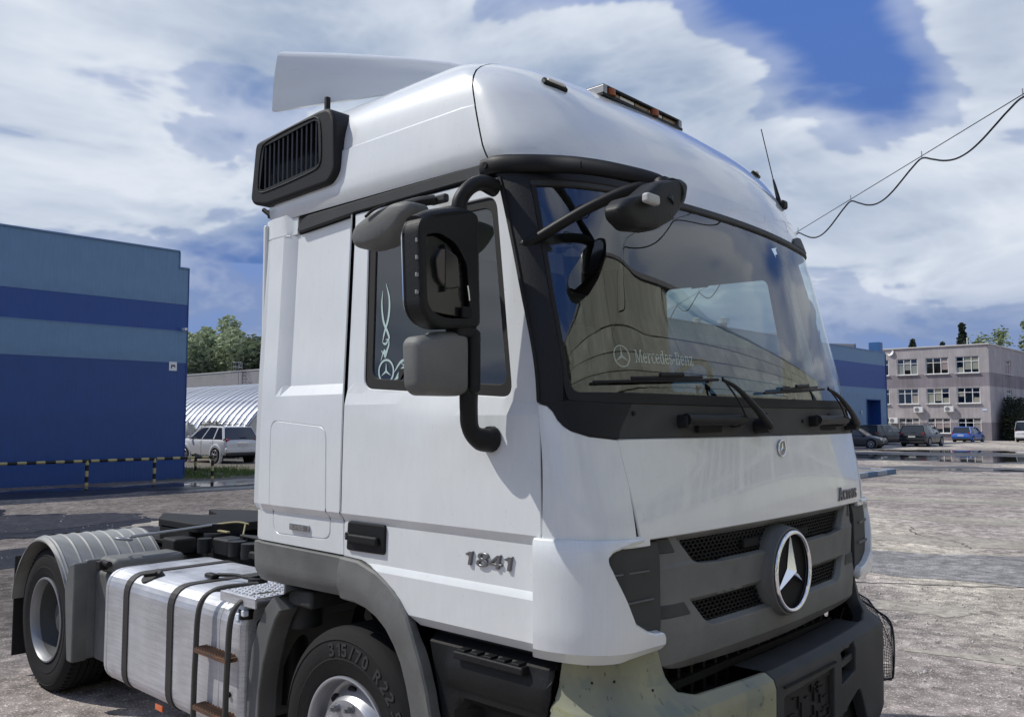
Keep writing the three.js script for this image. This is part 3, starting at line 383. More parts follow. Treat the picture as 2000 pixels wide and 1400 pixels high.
// ---- upper corner panels, front flap
{ const poly = [[-1.975, 1.988], [-1.862, 1.978], [-1.80, 1.957], [-1.757, 1.930], [-1.695, 1.907], [-1.612, 1.889], [-1.44, 1.870], [-1.17, 1.859], [-1.135, 1.857], [-1.05, 1.70], [-.992, 1.492], [-1.975, 1.492]].reverse();
  both('corner_panel', panel(poly, wrap, { du: .05, dv: .04, off: .002, t: .008, crease: .3 }), M.white);
  part('front_flap', panel(roundPoly([[-1.065, 1.859, .004], [1.065, 1.859, .004], [1.045, 1.70, .1], [1.012, 1.510, .012], [0, 1.518, .5], [-1.012, 1.510, .012], [-1.045, 1.70, .1]], .01, 4), front, { du: .08, dv: .04, t: .008, bev: .004, crease: .3 }), M.white, TR);
}
function starGeo(R, h, notch = .15) { const P = [], C = [0, 0, h]; for (let i = 0; i < 3; i++) { const a = Math.PI / 2 + i * Math.PI * 2 / 3, b = a + Math.PI / 3, c = a - Math.PI / 3; const T = [Math.cos(a) * R, Math.sin(a) * R, h * .25], N1 = [Math.cos(b) * R * notch, Math.sin(b) * R * notch, 0], N2 = [Math.cos(c) * R * notch, Math.sin(c) * R * notch, 0]; P.push(...C, ...T, ...N1, ...C, ...N2, ...T); } const g = new THREE.BufferGeometry(); g.setAttribute('position', new THREE.Float32BufferAttribute(P, 3)); g.computeVertexNormals(); return clean(g); }
const faceX = (g, x, y, z, tilt = 0) => { g.rotateY(Math.PI / 2); if (tilt) g.rotateZ(tilt); return g.translate(x, y, z); };
{ const e = onFront(0, 1.808, .004); const b = part('flap_emblem', merge(faceX(new THREE.CylinderGeometry(.036, .036, .008, 28).rotateX(Math.PI / 2), ...e)), M.steel, TR); part('emblem_ring', faceX(new THREE.TorusGeometry(.034, .0035, 8, 32), e[0] + .004, e[1], e[2]), M.chrome, b); part('emblem_star', faceX(starGeo(.026, .006), e[0] + .004, e[1], e[2]), M.chrome, b); }
{ // model lettering on the far end of the flap: one tall and several small capitals
  let z = -.632; const L = [['A', .062], ['C', .045], ['T', .045], ['R', .045], ['O', .045], ['S', .045]]; const gs = [];
  for (const [ch, s] of L) { const t = text(ch, s, .006, fontR, .0015); const bb = t.boundingBox, w = bb.max.x - bb.min.x; t.translate(-bb.min.x, 0, 0); const y0 = 1.537; const p = onFront(z - w / 2, y0 + .02, .001), n = mapNormal(front, -(z - w / 2), y0 + .02); t.translate(-w / 2, -.02, 0); t.rotateY(Math.PI / 2 - Math.atan2(n[2], n[0])); t.translate(p[0], p[1], p[2]); gs.push(t); z -= w + .008; }
  part('flap_lettering', merge(...gs), M.badge, TR); }
{ const t = text('1841', .050, .012, fontS, .0016); const bb = t.boundingBox; t.translate(-bb.min.x, 0, 0); t.applyMatrix4(new THREE.Matrix4().makeShear(0, 0, .12, 0, 0, 0)); const w = bb.max.x - bb.min.x; t.scale(.245 / w, 1, 1); t.translate(.777, 1.384, 1.229); part('number_badge', t, M.badge, TR); }
// ---- lower corner bulges with side vents
const bulgeTab = y => { const k = pw([[1.09, -.05], [1.14, -.006], [1.20, 0], [1.42, 0], [1.46, -.003], [1.49, -.009], [1.512, -.018]], y); return [1.512 + k, .045, 1.08, .27, 1.285 + k]; };
const bulge = wrapOf(bulgeTab);
{ const ve = [[-.925, 1.512], [-1.0, 1.508], [-1.16, 1.498], [-1.26, 1.485], [-1.315, 1.466], [-1.31, 1.44], [-1.235, 1.385], [-1.13, 1.32], [-1.06, 1.27], [-.985, 1.22], [-.935, 1.19], [-.90, 1.178], [-.86, 1.176], [-.845, 1.165], [-.845, 1.12]];
  const poly = [[-2.0, 1.10], [-1.5, 1.096], [-1.12, 1.102], [-.845, 1.12]].concat([...ve].reverse().slice(1)).concat([[-2.0, 1.512]]);
  both('corner_bulge', panel(roundPoly(poly, .012, 3), bulge, { du: .04, dv: .025, t: .05, bev: .006, ys: [1.14, 1.475, 1.49, 1.5], crease: .35 }), M.white);
  const vp = [[-.93, 1.505], [-1.34, 1.49], [-1.33, 1.43], [-1.24, 1.37], [-1.07, 1.25], [-.94, 1.17], [-.84, 1.16], [-.84, 1.505]];
  both('vent_panel', panel(vp.reverse(), bulge, { du: .05, dv: .04, off: -.032, t: .03 }), M.greyDark, TR, (m, s) => { for (const [y, w0, w1] of [[1.40, -1.22, -.90], [1.30, -1.08, -.88]]) { const a = bulge(w0, y), b = bulge(w1, y); const g = beam([a[0] - .038, y, a[2]], [b[0] - .038, y, b[2]], .03, s > 0 ? .005 : .012); part('vent_fin', s > 0 ? g : flipZ(g), M.grey, m); } });
  both('bulge_top_fill', panel([[-1.99, 1.488], [-.93, 1.488], [-.93, 1.52], [-1.99, 1.52]], wrap, { du: .08, dv: .03, off: .0, t: .04 }), M.white);
}
// ---- grille
const grMap = (u, y) => { const z = u, X = 1.480 - .05 * z * z - .08 * sstep(.80, 1.02, Math.abs(z)) ** 2; return [X + pw([[.98, -.05], [1.05, 0], [1.165, .012], [1.255, .0], [1.27, .0], [1.395, .008], [1.41, 0], [1.5, -.008]], y), y, -z]; };
const grOuter = roundPoly([[-1.025, 1.510, .01], [-.985, 1.14, .1], [-.955, 1.075, .05], [-.80, 1.018, .10], [0, .988, .5], [.80, 1.018, .10], [.955, 1.075, .05], [.985, 1.14, .1], [1.025, 1.510, .01]], .02, 5);
const grUp = roundPoly([[-.80, 1.500, .004], [-.69, 1.388, .04], [-.5, 1.378, .02], [.5, 1.378, .02], [.69, 1.388, .04], [.80, 1.500, .004]], .02, 4);
const grLo = roundPoly([[-.73, 1.268, .004], [-.62, 1.148, .05], [.62, 1.148, .05], [.73, 1.268, .004]], .02, 4);
const grille = part('grille', panel(grOuter, grMap, { holes: [grUp, grLo], du: .06, dv: .03, ys: [1.165, 1.27, 1.395, 1.41], t: .06, bev: .008, hlip: [[0, 0], [.004, -.002], [.017, -.022], [.019, -.07]], crease: .3 }), M.grey, TR);
function honey(poly, cell, off) { const inside = (x, y) => { let c = false; for (let i = 0, j = poly.length - 1; i < poly.length; j = i++) if ((poly[i][1] > y) !== (poly[j][1] > y) && x < (poly[j][0] - poly[i][0]) * (y - poly[i][1]) / (poly[j][1] - poly[i][1]) + poly[i][0]) c = !c; return c; };
  const us = poly.map(p => p[0]), vs = poly.map(p => p[1]); const gs = [], w = cell * 1.25, h = cell * .8; let r = 0; // flattened hexagons
  for (let y = Math.min(...vs); y < Math.max(...vs) + h; y += h * .75, r++) for (let x = Math.min(...us) + (r % 2) * w / 2; x < Math.max(...us) + w; x += w) {
    const c = [[0, h / 2], [w / 2, h / 4], [w / 2, -h / 4], [0, -h / 2]]; for (let k = 0; k < 3; k++) { const a = [x + c[k][0], y + c[k][1]], b = [x + c[k + 1][0], y + c[k + 1][1]]; if (!inside((a[0] + b[0]) / 2, (a[1] + b[1]) / 2)) continue; const A = grMap(...a), B = grMap(...b); gs.push(beam([A[0] + off, A[1], A[2]], [B[0] + off, B[1], B[2]], .0034, .012, [1, 0, 0])); } }
  return merge(...gs); }
for (const p of [grUp, grLo]) { const m = part('grille_mesh', honey(p, .024, -.035), M.black, grille); m.userData.kind = 'stuff'; part('grille_backing', panel(p, grMap, { off: -.085, t: .02, du: .1, dv: .05 }), M.hole, grille); }
for (const s of [1, -1]) for (const [y0, y1, a, b] of [[1.448, 1.497, .84, .98], [1.216, 1.258, .76, .95]]) { const po = roundPoly([[s * a, y1], [s * (a - .03), y0], [s * b, y0 + .004], [s * (b + .01), y1]], .004, 2); part('grille_insert', panel(po, grMap, { off: .003, t: .01, du: .05, dv: .03 }), M.greyDark, grille); }
both('grille_slot', box(.02, .035, .13, 1.452, 1.425, .245, .006), M.hole, grille);
{ const cx = 1.465; const h = part('star_housing', merge(faceX(latheZ([[0, 0], [.165, 0], [.171, .006], [.174, .022], [.179, .025], [.184, .020], [.194, -.03], [.196, -.06]], 56, 0, 0, 0), cx + .035, 1.285, 0)), M.grey, TR);
  part('star_backing', faceX(latheZ([[0, 0], [.16, 0], [.168, .004]], 48, 0, 0, 0), cx + .040, 1.285, 0), M.hole, h);
  part('star_ring', faceX(new THREE.TorusGeometry(.163, .0105, 12, 72), cx + .062, 1.285, 0), M.chrome, h);
  part('star', faceX(starGeo(.160, .034, .135), cx + .044, 1.285, 0), M.chrome, h); }
// ---- radiator and dark hardware behind the bumper gap
part('radiator', merge(box(.08, .55, 1.5, 1.28, .80, 0, .02), ...Array.from({ length: 15 }, (_, i) => box(.05, .5, .018, 1.335, .80, -.66 + i * .094)), box(.06, .03, 1.5, 1.345, .93, 0), box(.06, .03, 1.5, 1.345, .84, 0)), M.chassis, TR);
both('front_bracket', merge(box(.20, .30, .10, 1.10, .86, .74, .02)), M.chassis, TR, (m, s) => { const k = g => s > 0 ? g : flipZ(g); part('front_hose', k(tube([[1.2, 1.05, .82], [1.30, .98, .74], [1.29, .86, .78], [1.2, .8, .7]], .018, 20, 8)), M.rubber, m); part('front_reservoir', k(cyl(.04, .04, .22, 1.27, .93, .80, 'y', 14)), M.steel, m); });
// ---- bumper: cream unpainted right-hand end, grey remainder
const bumpTab = y => { const X = pw([[.40, 1.56], [.50, 1.60], [.88, 1.608], [.915, 1.597], [.935, 1.565], [.96, 1.535], [1.02, 1.495], [1.12, 1.47]], y), Z = pw([[.40, 1.22], [.55, 1.25], [.80, 1.25], [.92, 1.215], [1.0, 1.185], [1.12, 1.18]], y); return [X, .05, .88, pw([[.4, .36], [.85, .36], [1.12, .24]], y), Z]; };
const bump = wrapOf(bumpTab);
const creamPoly = [[-.38, .42], [-.385, .936], [-.90, .945], [-.99, .965], [-1.03, 1.0], [-1.05, 1.05], [-1.06, 1.12], [-1.86, 1.12], [-1.87, 1.02], [-1.92, .95], [-2.0, .92], [-2.0, .42]];
const cream = part('bumper_end', panel(creamPoly, bump, { du: .05, dv: .03, t: .06, bev: .006, ys: [.88, .915, .935, .96], crease: .5 }), M.primer, TR);
part('lamp_lens', panel(roundPoly([[-1.955, .93], [-1.975, .62], [-1.45, .62], [-1.50, .78], [-1.66, .88]], .03, 4), bump, { off: .02, t: .03, bev: .012, du: .04, dv: .03 }), M.lens, cream);
part('bracket', merge(box(.02, .05, .03, 1.535, .86, .92, .004), box(.06, .014, .014, 1.565, .85, .92, .003)), M.steel, cream);
part('bumper_screw', merge(...[[-1.62, 1.02], [-1.46, 1.025], [-1.2, .99]].map(([u, y]) => { const p = bump(u, y); return new THREE.SphereGeometry(.005, 6, 5).translate(p[0], p[1], p[2]); })), M.chassis, cream);
const greyPoly = [[-.374, .42], [2.0, .42], [2.0, .92], [1.92, .95], [1.87, 1.04], [1.84, 1.11], [1.10, 1.11], [1.06, 1.05], [1.03, 1.0], [.99, .965], [.90, .945], [-.374, .936]];
const ventP = roundPoly([[.34, .90], [.35, .745], [.55, .775], [.56, .915]], .015, 3), plateP = roundPoly([[-.31, .84], [-.31, .60], [.255, .615], [.255, .855]], .012, 3), scoopP = roundPoly([[-.25, .57], [-.25, .45], [.8, .45], [.62, .70], [.34, .62], [.25, .585]], .04, 3);
const gb = part('bumper', panel(greyPoly, bump, { du: .06, dv: .03, t: .06, bev: .006, ys: [.88, .915, .935, .96], holes: [ventP, plateP, scoopP], hlip: [[0, 0], [.006, -.004], [.010, -.05]], crease: .5 }), M.greyDark, TR);
part('bumper_top_shelf', panel([[-.36, .90], [.9, .90], [.9, .94], [-.36, .94]], (u, y) => { const p = bump(u, .932); return [p[0] - (y - .90) * 4, .932, p[2]]; }, { t: 0, du: .08, dv: .01 }), M.greyDark, gb);
part('bumper_backing', panel([[-.36, .43], [.9, .43], [.9, .92], [-.36, .92]], bump, { off: -.075, t: .01, du: .1, dv: .1 }), M.hole, gb);
part('bumper_vent_bar', beam([bump(.35, .84)[0] - .02, .832, bump(.35, .84)[2]], [bump(.55, .84)[0] - .02, .846, bump(.55, .84)[2]], .012, .03), M.greyDark, gb);
{ const R = rng(5), pl = []; const at = (z, y, o) => { const p = bump(-z / .88, y); return [p[0] + o, y, z]; };
  const pc = at(.024, .728, -.03); const plate = part('plate_holder', merge(box(.012, .215, .51, pc[0], .73, .024, .004)), M.black, gb);
  for (let i = 0; i < 34; i++) { const z = -.20 + R() * .44, y = .64 + R() * .17, v = R() < .5; pl.push(box(.016, v ? .02 + R() * .05 : .006, v ? .008 : .02 + R() * .06, pc[0] + .006, y, z, .002)); }
  pl.push(box(.02, .02, .51, pc[0] + .004, .83, .024, .004), box(.02, .012, .51, pc[0] + .004, .628, .024, .004), box(.02, .2, .012, pc[0] + .004, .73, -.225, .003), box(.02, .2, .012, pc[0] + .004, .73, .273, .003));
  part('plate_ribs', merge(...pl), M.black, plate); part('tow_pin', tube([[1.58, .50, .02], [1.64, .505, .0], [1.65, .49, -.03]], .012, 10, 8), M.chrome, gb);
  part('bumper_slot', box(.01, .008, .5, pc[0] + .036, .876, .03), M.hole, gb); }
// headlamp wire guards
{ const mk = (s) => { const gs = [], f = (u, y) => { const p = bump(u, y), n = mapNormal(bump, u, y); return [p[0] + n[0] * .05, y, p[2] + n[2] * .05]; };
    const top = u => -(s > 0 ? .13 : 0) + pw([[1.28, .90], [1.40, .985], [1.62, 1.0], [1.80, .95], [1.95, .88]], u), bot = u => pw([[1.28, .62], [1.5, .56], [1.85, .50], [1.95, .54]], u);
    for (let u = 1.28; u <= 1.951; u += .0335) gs.push(tube([f(u, bot(u)), f(u, lerp(bot(u), top(u), .5)), f(u, top(u))], .0016, 4, 4));
    for (let k = 0; k <= 26; k++) { const pts = []; for (let u = 1.28; u <= 1.96; u += .084) pts.push(f(Math.min(u, 1.95), lerp(bot(u), top(u), k / 26))); gs.push(tube(pts, .0016, 10, 4)); }
    const ring = []; for (let u = 1.28; u <= 1.951; u += .067) ring.push(f(u, top(u))); for (let u = 1.95; u >= 1.279; u -= .067) ring.push(f(u, bot(u))); gs.push(tube(ring, .005, 60, 6, true));
    for (const [u, y] of (s > 0 ? [[1.32, .60]] : [[1.36, 1.0], [1.62, 1.02], [1.32, .60]])) { const a = bump(u, y), b = f(u, Math.min(y, top(u))); gs.push(bar([a[0] - .01, y, a[2]], b, .006, 6)); }
    let g = merge(...gs); return s > 0 ? flipZ(g) : g; };
  part('lamp_guard', mk(1), M.gloss, TR); part('lamp_guard', mk(-1), M.gloss, TR); }
// lower chin
part('bumper_chin', panel([[-1.6, .30], [1.6, .30], [1.6, .415], [-1.6, .415]], wrapOf(y => [1.53, .05, .88, .36, 1.2]), { du: .1, dv: .05, t: .04 }), M.black, TR);
part('headlamp', panel(roundPoly([[1.35, .92], [1.38, .62], [1.9, .58], [1.88, .90]], .04, 4), bump, { off: .006, t: .02, bev: .01, du: .05, dv: .04 }), M.clearLens, TR);

// ---- mirror brackets and mirrors (right-hand side built in full, left-hand outer mirror repeated)
{ const top = limb([[.845, 2.918, 1.215], [.93, 2.915, 1.222], [1.03, 2.905, 1.185], [1.13, 2.895, 1.125], [1.27, 2.865, 1.09], [1.40, 2.825, 1.045], [1.50, 2.785, .985], [1.535, 2.755, .955]], [[.012, .032], [.016, .034], [.020, .036], [.020, .036], [.018, .032], [.020, .030], [.028, .030], [.024, .026]], 40, 12, [0, 1, 0]);
  const br = part('mirror_bracket', top, M.black, TR);
  part('bracket_strut', limb([[1.05, 2.585, 1.185], [1.10, 2.60, 1.185], [1.20, 2.648, 1.16], [1.33, 2.715, 1.10], [1.45, 2.765, 1.02], [1.52, 2.77, .97]], [[.030, .036], [.021, .024], [.020, .022], [.020, .022], [.024, .026], [.02, .02]], 30, 12), M.black, br);
  part('bracket_joint', merge(new THREE.TorusGeometry(.027, .002, 6, 20).rotateY(1.0).translate(1.27, 2.868, 1.09), new THREE.TorusGeometry(.0275, .002, 6, 20).rotateY(.8).rotateZ(.3).translate(1.275, 2.687, 1.127)), M.hole, br);
  part('bracket_bolt', cyl(.013, .013, .01, .885, 2.915, 1.236, 'z', 14), M.hole, br);
  const poly = roundPoly([[1.318, 2.621], [1.275, 2.663], [1.161, 2.701], [1.065, 2.767], [.897, 2.812], [.837, 2.80], [.857, 2.731], [.963, 2.631], [1.086, 2.572], [1.238, 2.556], [1.31, 2.589]], .022, 4);
  const fm = part('front_mirror', pillow(poly.map(p => [1.07 + (p[0] - 1.07) * .90, 2.69 + (p[1] - 2.69) * .92]), 1.49, 1.575, .035), M.black, TR);
  part('mirror_knuckle', merge(limb([[1.52, 2.775, .98], [1.545, 2.73, 1.0], [1.555, 2.69, 1.02]], [[.035, .035], [.03, .03], [.034, .034]], 10, 12), new THREE.TorusGeometry(.045, .006, 8, 24).rotateY(1.2).translate(1.56, 2.74, .97)), M.black, fm);
  part('mirror_glass', extrX(poly.map(p => [lerp(1.07, p[0], .76), lerp(2.69, p[1], .76)]), 1.484, 1.489), M.chrome, fm);
  part('mirror_socket', box(.03, .034, .075, 1.60, 2.668, 1.17, .01), M.etch, fm); }
{ const sq = a => a.map(p => [1.335 + (p[0] - 1.335) * .86, p[1]]); const U = sq([[1.692, 2.593], [1.676, 2.63], [1.635, 2.65], [1.374, 2.698], [1.347, 2.682], [1.333, 2.271], [1.45, 2.262], [1.561, 2.252], [1.639, 2.274], [1.676, 2.317]]);
  const Ui = sq([[1.672, 2.585], [1.58, 2.605], [1.477, 2.577], [1.405, 2.50], [1.385, 2.285], [1.46, 2.28], [1.554, 2.275], [1.632, 2.298], [1.66, 2.335]]);
  const L = sq([[1.675, 2.20], [1.654, 2.222], [1.561, 2.236], [1.54, 2.246], [1.372, 2.258], [1.372, 2.034], [1.411, 2.018], [1.63, 2.017], [1.664, 2.044]]);
  both('side_mirror', merge(extrX(roundPoly(U, .03, 4), .865, .965, .014, [roundPoly(Ui, .03, 4)], 3), extrX(roundPoly(U, .03, 4), .865, .90, .012)), M.black, TR, (m, s) => { const k = g => s > 0 ? g : flipZ(g);
    part('mirror_hood', k(limb([[.912, 2.625, 1.622], [.915, 2.652, 1.56], [.915, 2.682, 1.45], [.915, 2.69, 1.37]], [[.045, .02], [.056, .024], [.056, .024], [.045, .02]], 14, 12, [0, 1, 0])), M.black, m);
    part('mirror_inner', k(extrX(roundPoly(sq([[1.655, 2.57], [1.585, 2.585], [1.50, 2.56], [1.42, 2.48], [1.40, 2.30], [1.62, 2.31], [1.645, 2.35]]), .02, 3), .926, .943, .004)), M.gloss, m);
    const mo = part('mirror_motor', k(merge(extrX(roundPoly(sq([[1.592, 2.50], [1.555, 2.545], [1.46, 2.52], [1.455, 2.405], [1.535, 2.395], [1.58, 2.425]]), .02, 3), .936, .958, .006))), M.gloss, m);
    part('motor_cover', k(extrX(roundPoly(sq([[1.592, 2.495], [1.56, 2.535], [1.545, 2.535], [1.545, 2.405], [1.58, 2.43]]), .012, 3), .952, .962, .003)), STD({ color: col(.09, .075, .065), roughness: .7 }), m);
    part('mirror_rib', k(merge(box(.04, .005, .08, .935, 2.49, 1.475), box(.04, .005, .08, .935, 2.45, 1.475), box(.05, .17, .006, .935, 2.47, 1.513), box(.035, .25, .006, .925, 2.40, 1.421), box(.02, .10, .01, .925, 2.56, 1.563, .003))), M.black, m);
    part('mirror_clip', k(box(.012, .06, .055, .916, 2.362, 1.535, .004)), M.hole, m); part('mirror_clip', k(box(.012, .042, .05, .96, 2.32, 1.406, .004)), M.hole, m);
    part('clip_spring', k(tube([[.966, 2.415, 1.407], [.968, 2.39, 1.404], [.966, 2.365, 1.398]], .0035, 6, 6)), M.chrome, m);
    part('mirror_edge_tab', k(merge(...[2.55, 2.49, 2.43, 2.37].map(y => box(.008, .014, .012, .952, y, 1.638, .002)))), M.steel, m);
    part('mirror_glass', k(extrX(roundPoly(U.map(p => [lerp(1.51, p[0], .93), lerp(2.47, p[1], .93)]), .03, 4), .858, .864)), M.chrome, m);
    const lw = part('wide_angle_mirror', k(pillow(roundPoly(L, .04, 5), .86, .955, .045)), M.grey, m);
    part('wide_mirror_glass', k(extrX(roundPoly(L.map(p => [lerp(1.52, p[0], .84), lerp(2.13, p[1], .84)]), .03, 4), .853, .859)), M.chrome, m);
    part('mirror_spine', k(merge(box(.09, .24, .05, .915, 2.145, 1.348, .02, 3), box(.08, .05, .10, .915, 2.255, 1.39, .015))), M.black, m);
    part('mirror_arm', k(limb([[.915, 2.67, 1.395], [.915, 2.735, 1.40], [.93, 2.79, 1.368], [.935, 2.822, 1.31], [.935, 2.818, 1.235]], [[.034, .03], [.03, .028], [.028, .027], [.03, .03], [.036, .034]], 24, 14)), M.black, m);
    part('mirror_arm', k(limb([[.915, 2.05, 1.35], [.915, 1.97, 1.35], [.91, 1.90, 1.335], [.925, 1.862, 1.29], [.93, 1.86, 1.245]], [[.04, .03], [.038, .03], [.034, .034], [.045, .05], [.05, .055]], 24, 14)), M.black, m); });
  const K = roundPoly([[.272, 2.697], [.307, 2.735], [.435, 2.779], [.60, 2.795], [.66, 2.78], [.67, 2.75], [.612, 2.688], [.486, 2.639], [.36, 2.631], [.291, 2.653]], .05, 4);
  const km = part('kerb_mirror', pillow(K.map(p => [-p[0], p[1]]), 0, .13, .05, .6).rotateY(-Math.PI / 2).translate(0, 0, 1.31), M.grey, TR);
  part('kerb_mirror_arm', merge(limb([[.60, 2.83, 1.24], [.56, 2.815, 1.30], [.50, 2.79, 1.36], [.43, 2.765, 1.40]], [[.03, .02], [.03, .02], [.026, .018], [.02, .015]], 14, 10), box(.10, .035, .03, .61, 2.832, 1.225, .01)), M.greyDark, km);
  part('kerb_mirror_slot', limb([[.42, 2.752, 1.452], [.47, 2.772, 1.45], [.54, 2.786, 1.44]], [[.006, .006], [.006, .007], [.003, .003]], 8, 6), M.hole, km);
}
// ---- air intake at the rear of the roof
{ const sh = a => a.map(p => [p[0] + .055, p[1] - .017]); const O = roundPoly(sh([[-.889, 3.10], [-.849, 3.395], [-.29, 3.43], [-.20, 3.425], [-.16, 3.36], [-.15, 3.11], [-.20, 3.06], [-.737, 3.045], [-.86, 3.07]]), .035, 4), I = roundPoly(sh([[-.815, 3.135], [-.780, 3.372], [-.315, 3.405], [-.272, 3.385], [-.258, 3.165], [-.29, 3.145], [-.78, 3.115]]), .025, 4);
  const a = part('air_intake', merge(extr(O, .06, .016, [I], 3).translate(0, 0, 1.163), extr(O, .37, .02, [], 2).translate(0, 0, .79)), M.black, TR);
  for (let i = 0; i < 13; i++) { const X = lerp(-.72, -.23, i / 12), y0 = lerp(3.101, 3.133, i / 12), y1 = lerp(3.355, 3.383, i / 12); const g = box(.008, y1 - y0, .046, 0, 0, 0); g.rotateY(.62); g.translate(X, (y0 + y1) / 2, 1.212); part('intake_slat', g, M.slat, a); }
  part('intake_edge', tube(I.filter((_, i) => i % 3 === 0).map(p => [p[0], p[1], 1.24]), .004, 60, 6, true), M.black, a);
  part('intake_post', bar([-.50, 3.38, 1.0], [-.52, 3.62, .985], .016), M.black, a);
  part('intake_foot', merge(box(.10, .05, .06, -.80, 3.03, 1.1, .01), bar([-.85, 3.05, 1.15], [-.76, 2.98, 1.12], .012)), M.black, a); }
// ---- roof spoiler
{ const sec = (X, o) => { const zs = Math.max(.02, pw([[-.76, 1.155], [-.5, .925], [-.25, .70], [0, .46], [.2, .27], [.4, .06]], X)) - o, yt = pw([[-.76, 3.915], [-.55, 3.905], [-.28, 3.88], [-.1, 3.855], [.05, 3.81], [.2, 3.73], [.4, 3.58]], X) - o, yb = pw([[-.76, 3.56], [-.53, 3.605], [-.28, 3.655], [-.1, 3.66], [.1, 3.60], [.4, 3.54]], X); const P = []; const add = (z, y) => P.push([X, y, Math.max(z, 0)]); const rr = Math.min(.10, zs * .5), hh = Math.min(.05, (yt - yb) * .4); add(zs + .01, yb); add(zs + .006, lerp(yb, yt, .4)); add(zs - .006, lerp(yb, yt, .7)); for (let i = 0; i <= 6; i++) { const a = i / 6 * Math.PI / 2; add(zs - .015 - rr * (1 - Math.cos(a)), yt - hh + hh * Math.sin(a)); } for (let i = 1; i <= 8; i++) add((zs - .015 - rr) * (1 - i / 8), yt + .03 * (1 - (1 - i / 8) ** 2)); const h = P.slice(); for (let i = h.length - 2; i >= 0; i--) P.push([X, h[i][1], -h[i][2]]); return P; };
  const xs = []; for (let i = 0; i <= 26; i++) xs.push(-.76 + 1.16 * i / 26);
  const outer = xs.map(x => sec(x, 0)), inner = xs.map(x => sec(x, .02));
  const rim = [sec(-.76, 0), sec(-.76, .02)];
  const sp = part('roof_spoiler', merge(gridGeo(outer, .5), gridGeo(inner, .5, true), gridGeo(rim, .3), gridGeo([outer.map(r => r[0]), inner.map(r => r[0])], .3), gridGeo([outer.map(r => r[r.length - 1]), inner.map(r => r[r.length - 1])], .3)), M.white, TR);
  both('spoiler_strut', bar([-.2, 3.5, .3], [-.3, 3.88, .3], .018), M.black, sp); }
// ---- beacon bar, aerial
{ const b = part('beacon_bar', merge(box(.11, .018, .68, .85, 3.412, .15, .004), box(.10, .012, .66, .85, 3.456, .15, .004)), M.black, TR);
  for (const z of [.47, -.17]) part('beacon_end', box(.11, .048, .028, .85, 3.434, z, .006), M.steel, b);
  for (let i = 0; i < 5; i++) part('beacon_lens', box(.07, .030, .116, .85, 3.434, .395 - i * .122, .004), i % 2 ? M.clearLens : STD({ color: col(.25, .17, .10), roughness: .25 }), b);
  for (const z of [.42, .06]) part('beacon_lamp', cyl(.022, .024, .032, .895, 3.434, z, 'y', 16), STD({ color: col(.28, .07, .012), roughness: .3 }), b);
  part('beacon_foot', merge(box(.06, .06, .04, .85, 3.40, .36), box(.06, .06, .04, .85, 3.40, -.06)), M.black, b);
  const an = part('aerial', merge(box(.08, .05, .06, 1.09, 3.115, -.885, .015)), M.black, TR); part('aerial_rod', merge(limb([[1.09, 3.13, -.885], [1.06, 3.25, -.89], [1.055, 3.27, -.89]], [[.014, .014], [.007, .007], [.005, .005]], 8, 8), bar([1.057, 3.26, -.89], [.985, 3.576, -.90], .0028, 6)), M.black, an);
  part('rear_lamp', box(.05, .09, .05, -.76, 2.70, 1.16, .012), M.black, TR); }
// ---- cab interior seen through the glass
{ part('dashboard', merge(box(.42, .34, 2.3, 1.02, 1.80, 0, .08, 3), box(.3, .12, .8, .95, 1.98, -.5, .05, 3)), M.interior, TR);
  const sw = part('steering_wheel', new THREE.TorusGeometry(.22, .018, 10, 40).rotateY(Math.PI / 2).rotateZ(-.55).translate(.66, 2.06, -.55), M.interior, TR); part('wheel_spoke', merge(bar([.66, 2.06, -.75], [.66, 2.06, -.35], .018), bar([.66, 2.06, -.55], [.85, 1.9, -.55], .04)), M.interior, sw);
  for (const s of [1, -1]) { const st = part('seat', merge(box(.5, .14, .5, .22, 1.78, s * .58, .05, 3)), M.seat, TR); part('backrest', rot(box(.14, .72, .48, -.06, 2.16, s * .58, .06, 3), 0, 0, .12, -.06, 2.0, s * .58), M.seat, st); part('headrest', box(.10, .2, .28, -.13, 2.62, s * .58, .05, 3), M.seat, st); }
  part('overhead_shelf', box(.4, .16, 1.5, .80, 3.0, 0, .05), M.interior, TR);
  // name plate behind the windscreen
  const onI = (z, y) => onFront(z, y, -.03); const a = onI(.80, 2.175), n = mapNormal(front, -.80, 2.175), yaw = Math.PI / 2 - Math.atan2(n[2], n[0]), pit = -Math.asin(n[1]);
  const pl = g => g.rotateX(pit).rotateY(yaw).translate(...a);
  const t = text('Mercedes-Benz', .05, .001, fontR); const bb = t.boundingBox; t.translate(-bb.min.x, 0, 0).scale(.33 / (bb.max.x - bb.min.x), 1, 1).translate(-.115, -.025, 0);
  const np = part('name_lettering', pl(t), M.etch, TR); part('name_ring', pl(new THREE.TorusGeometry(.04, .0025, 6, 40).translate(-.185, -.004, 0)), M.etch, np); part('name_star', pl(starGeo(.038, .003).translate(-.185, -.004, 0)), M.etch, np); }
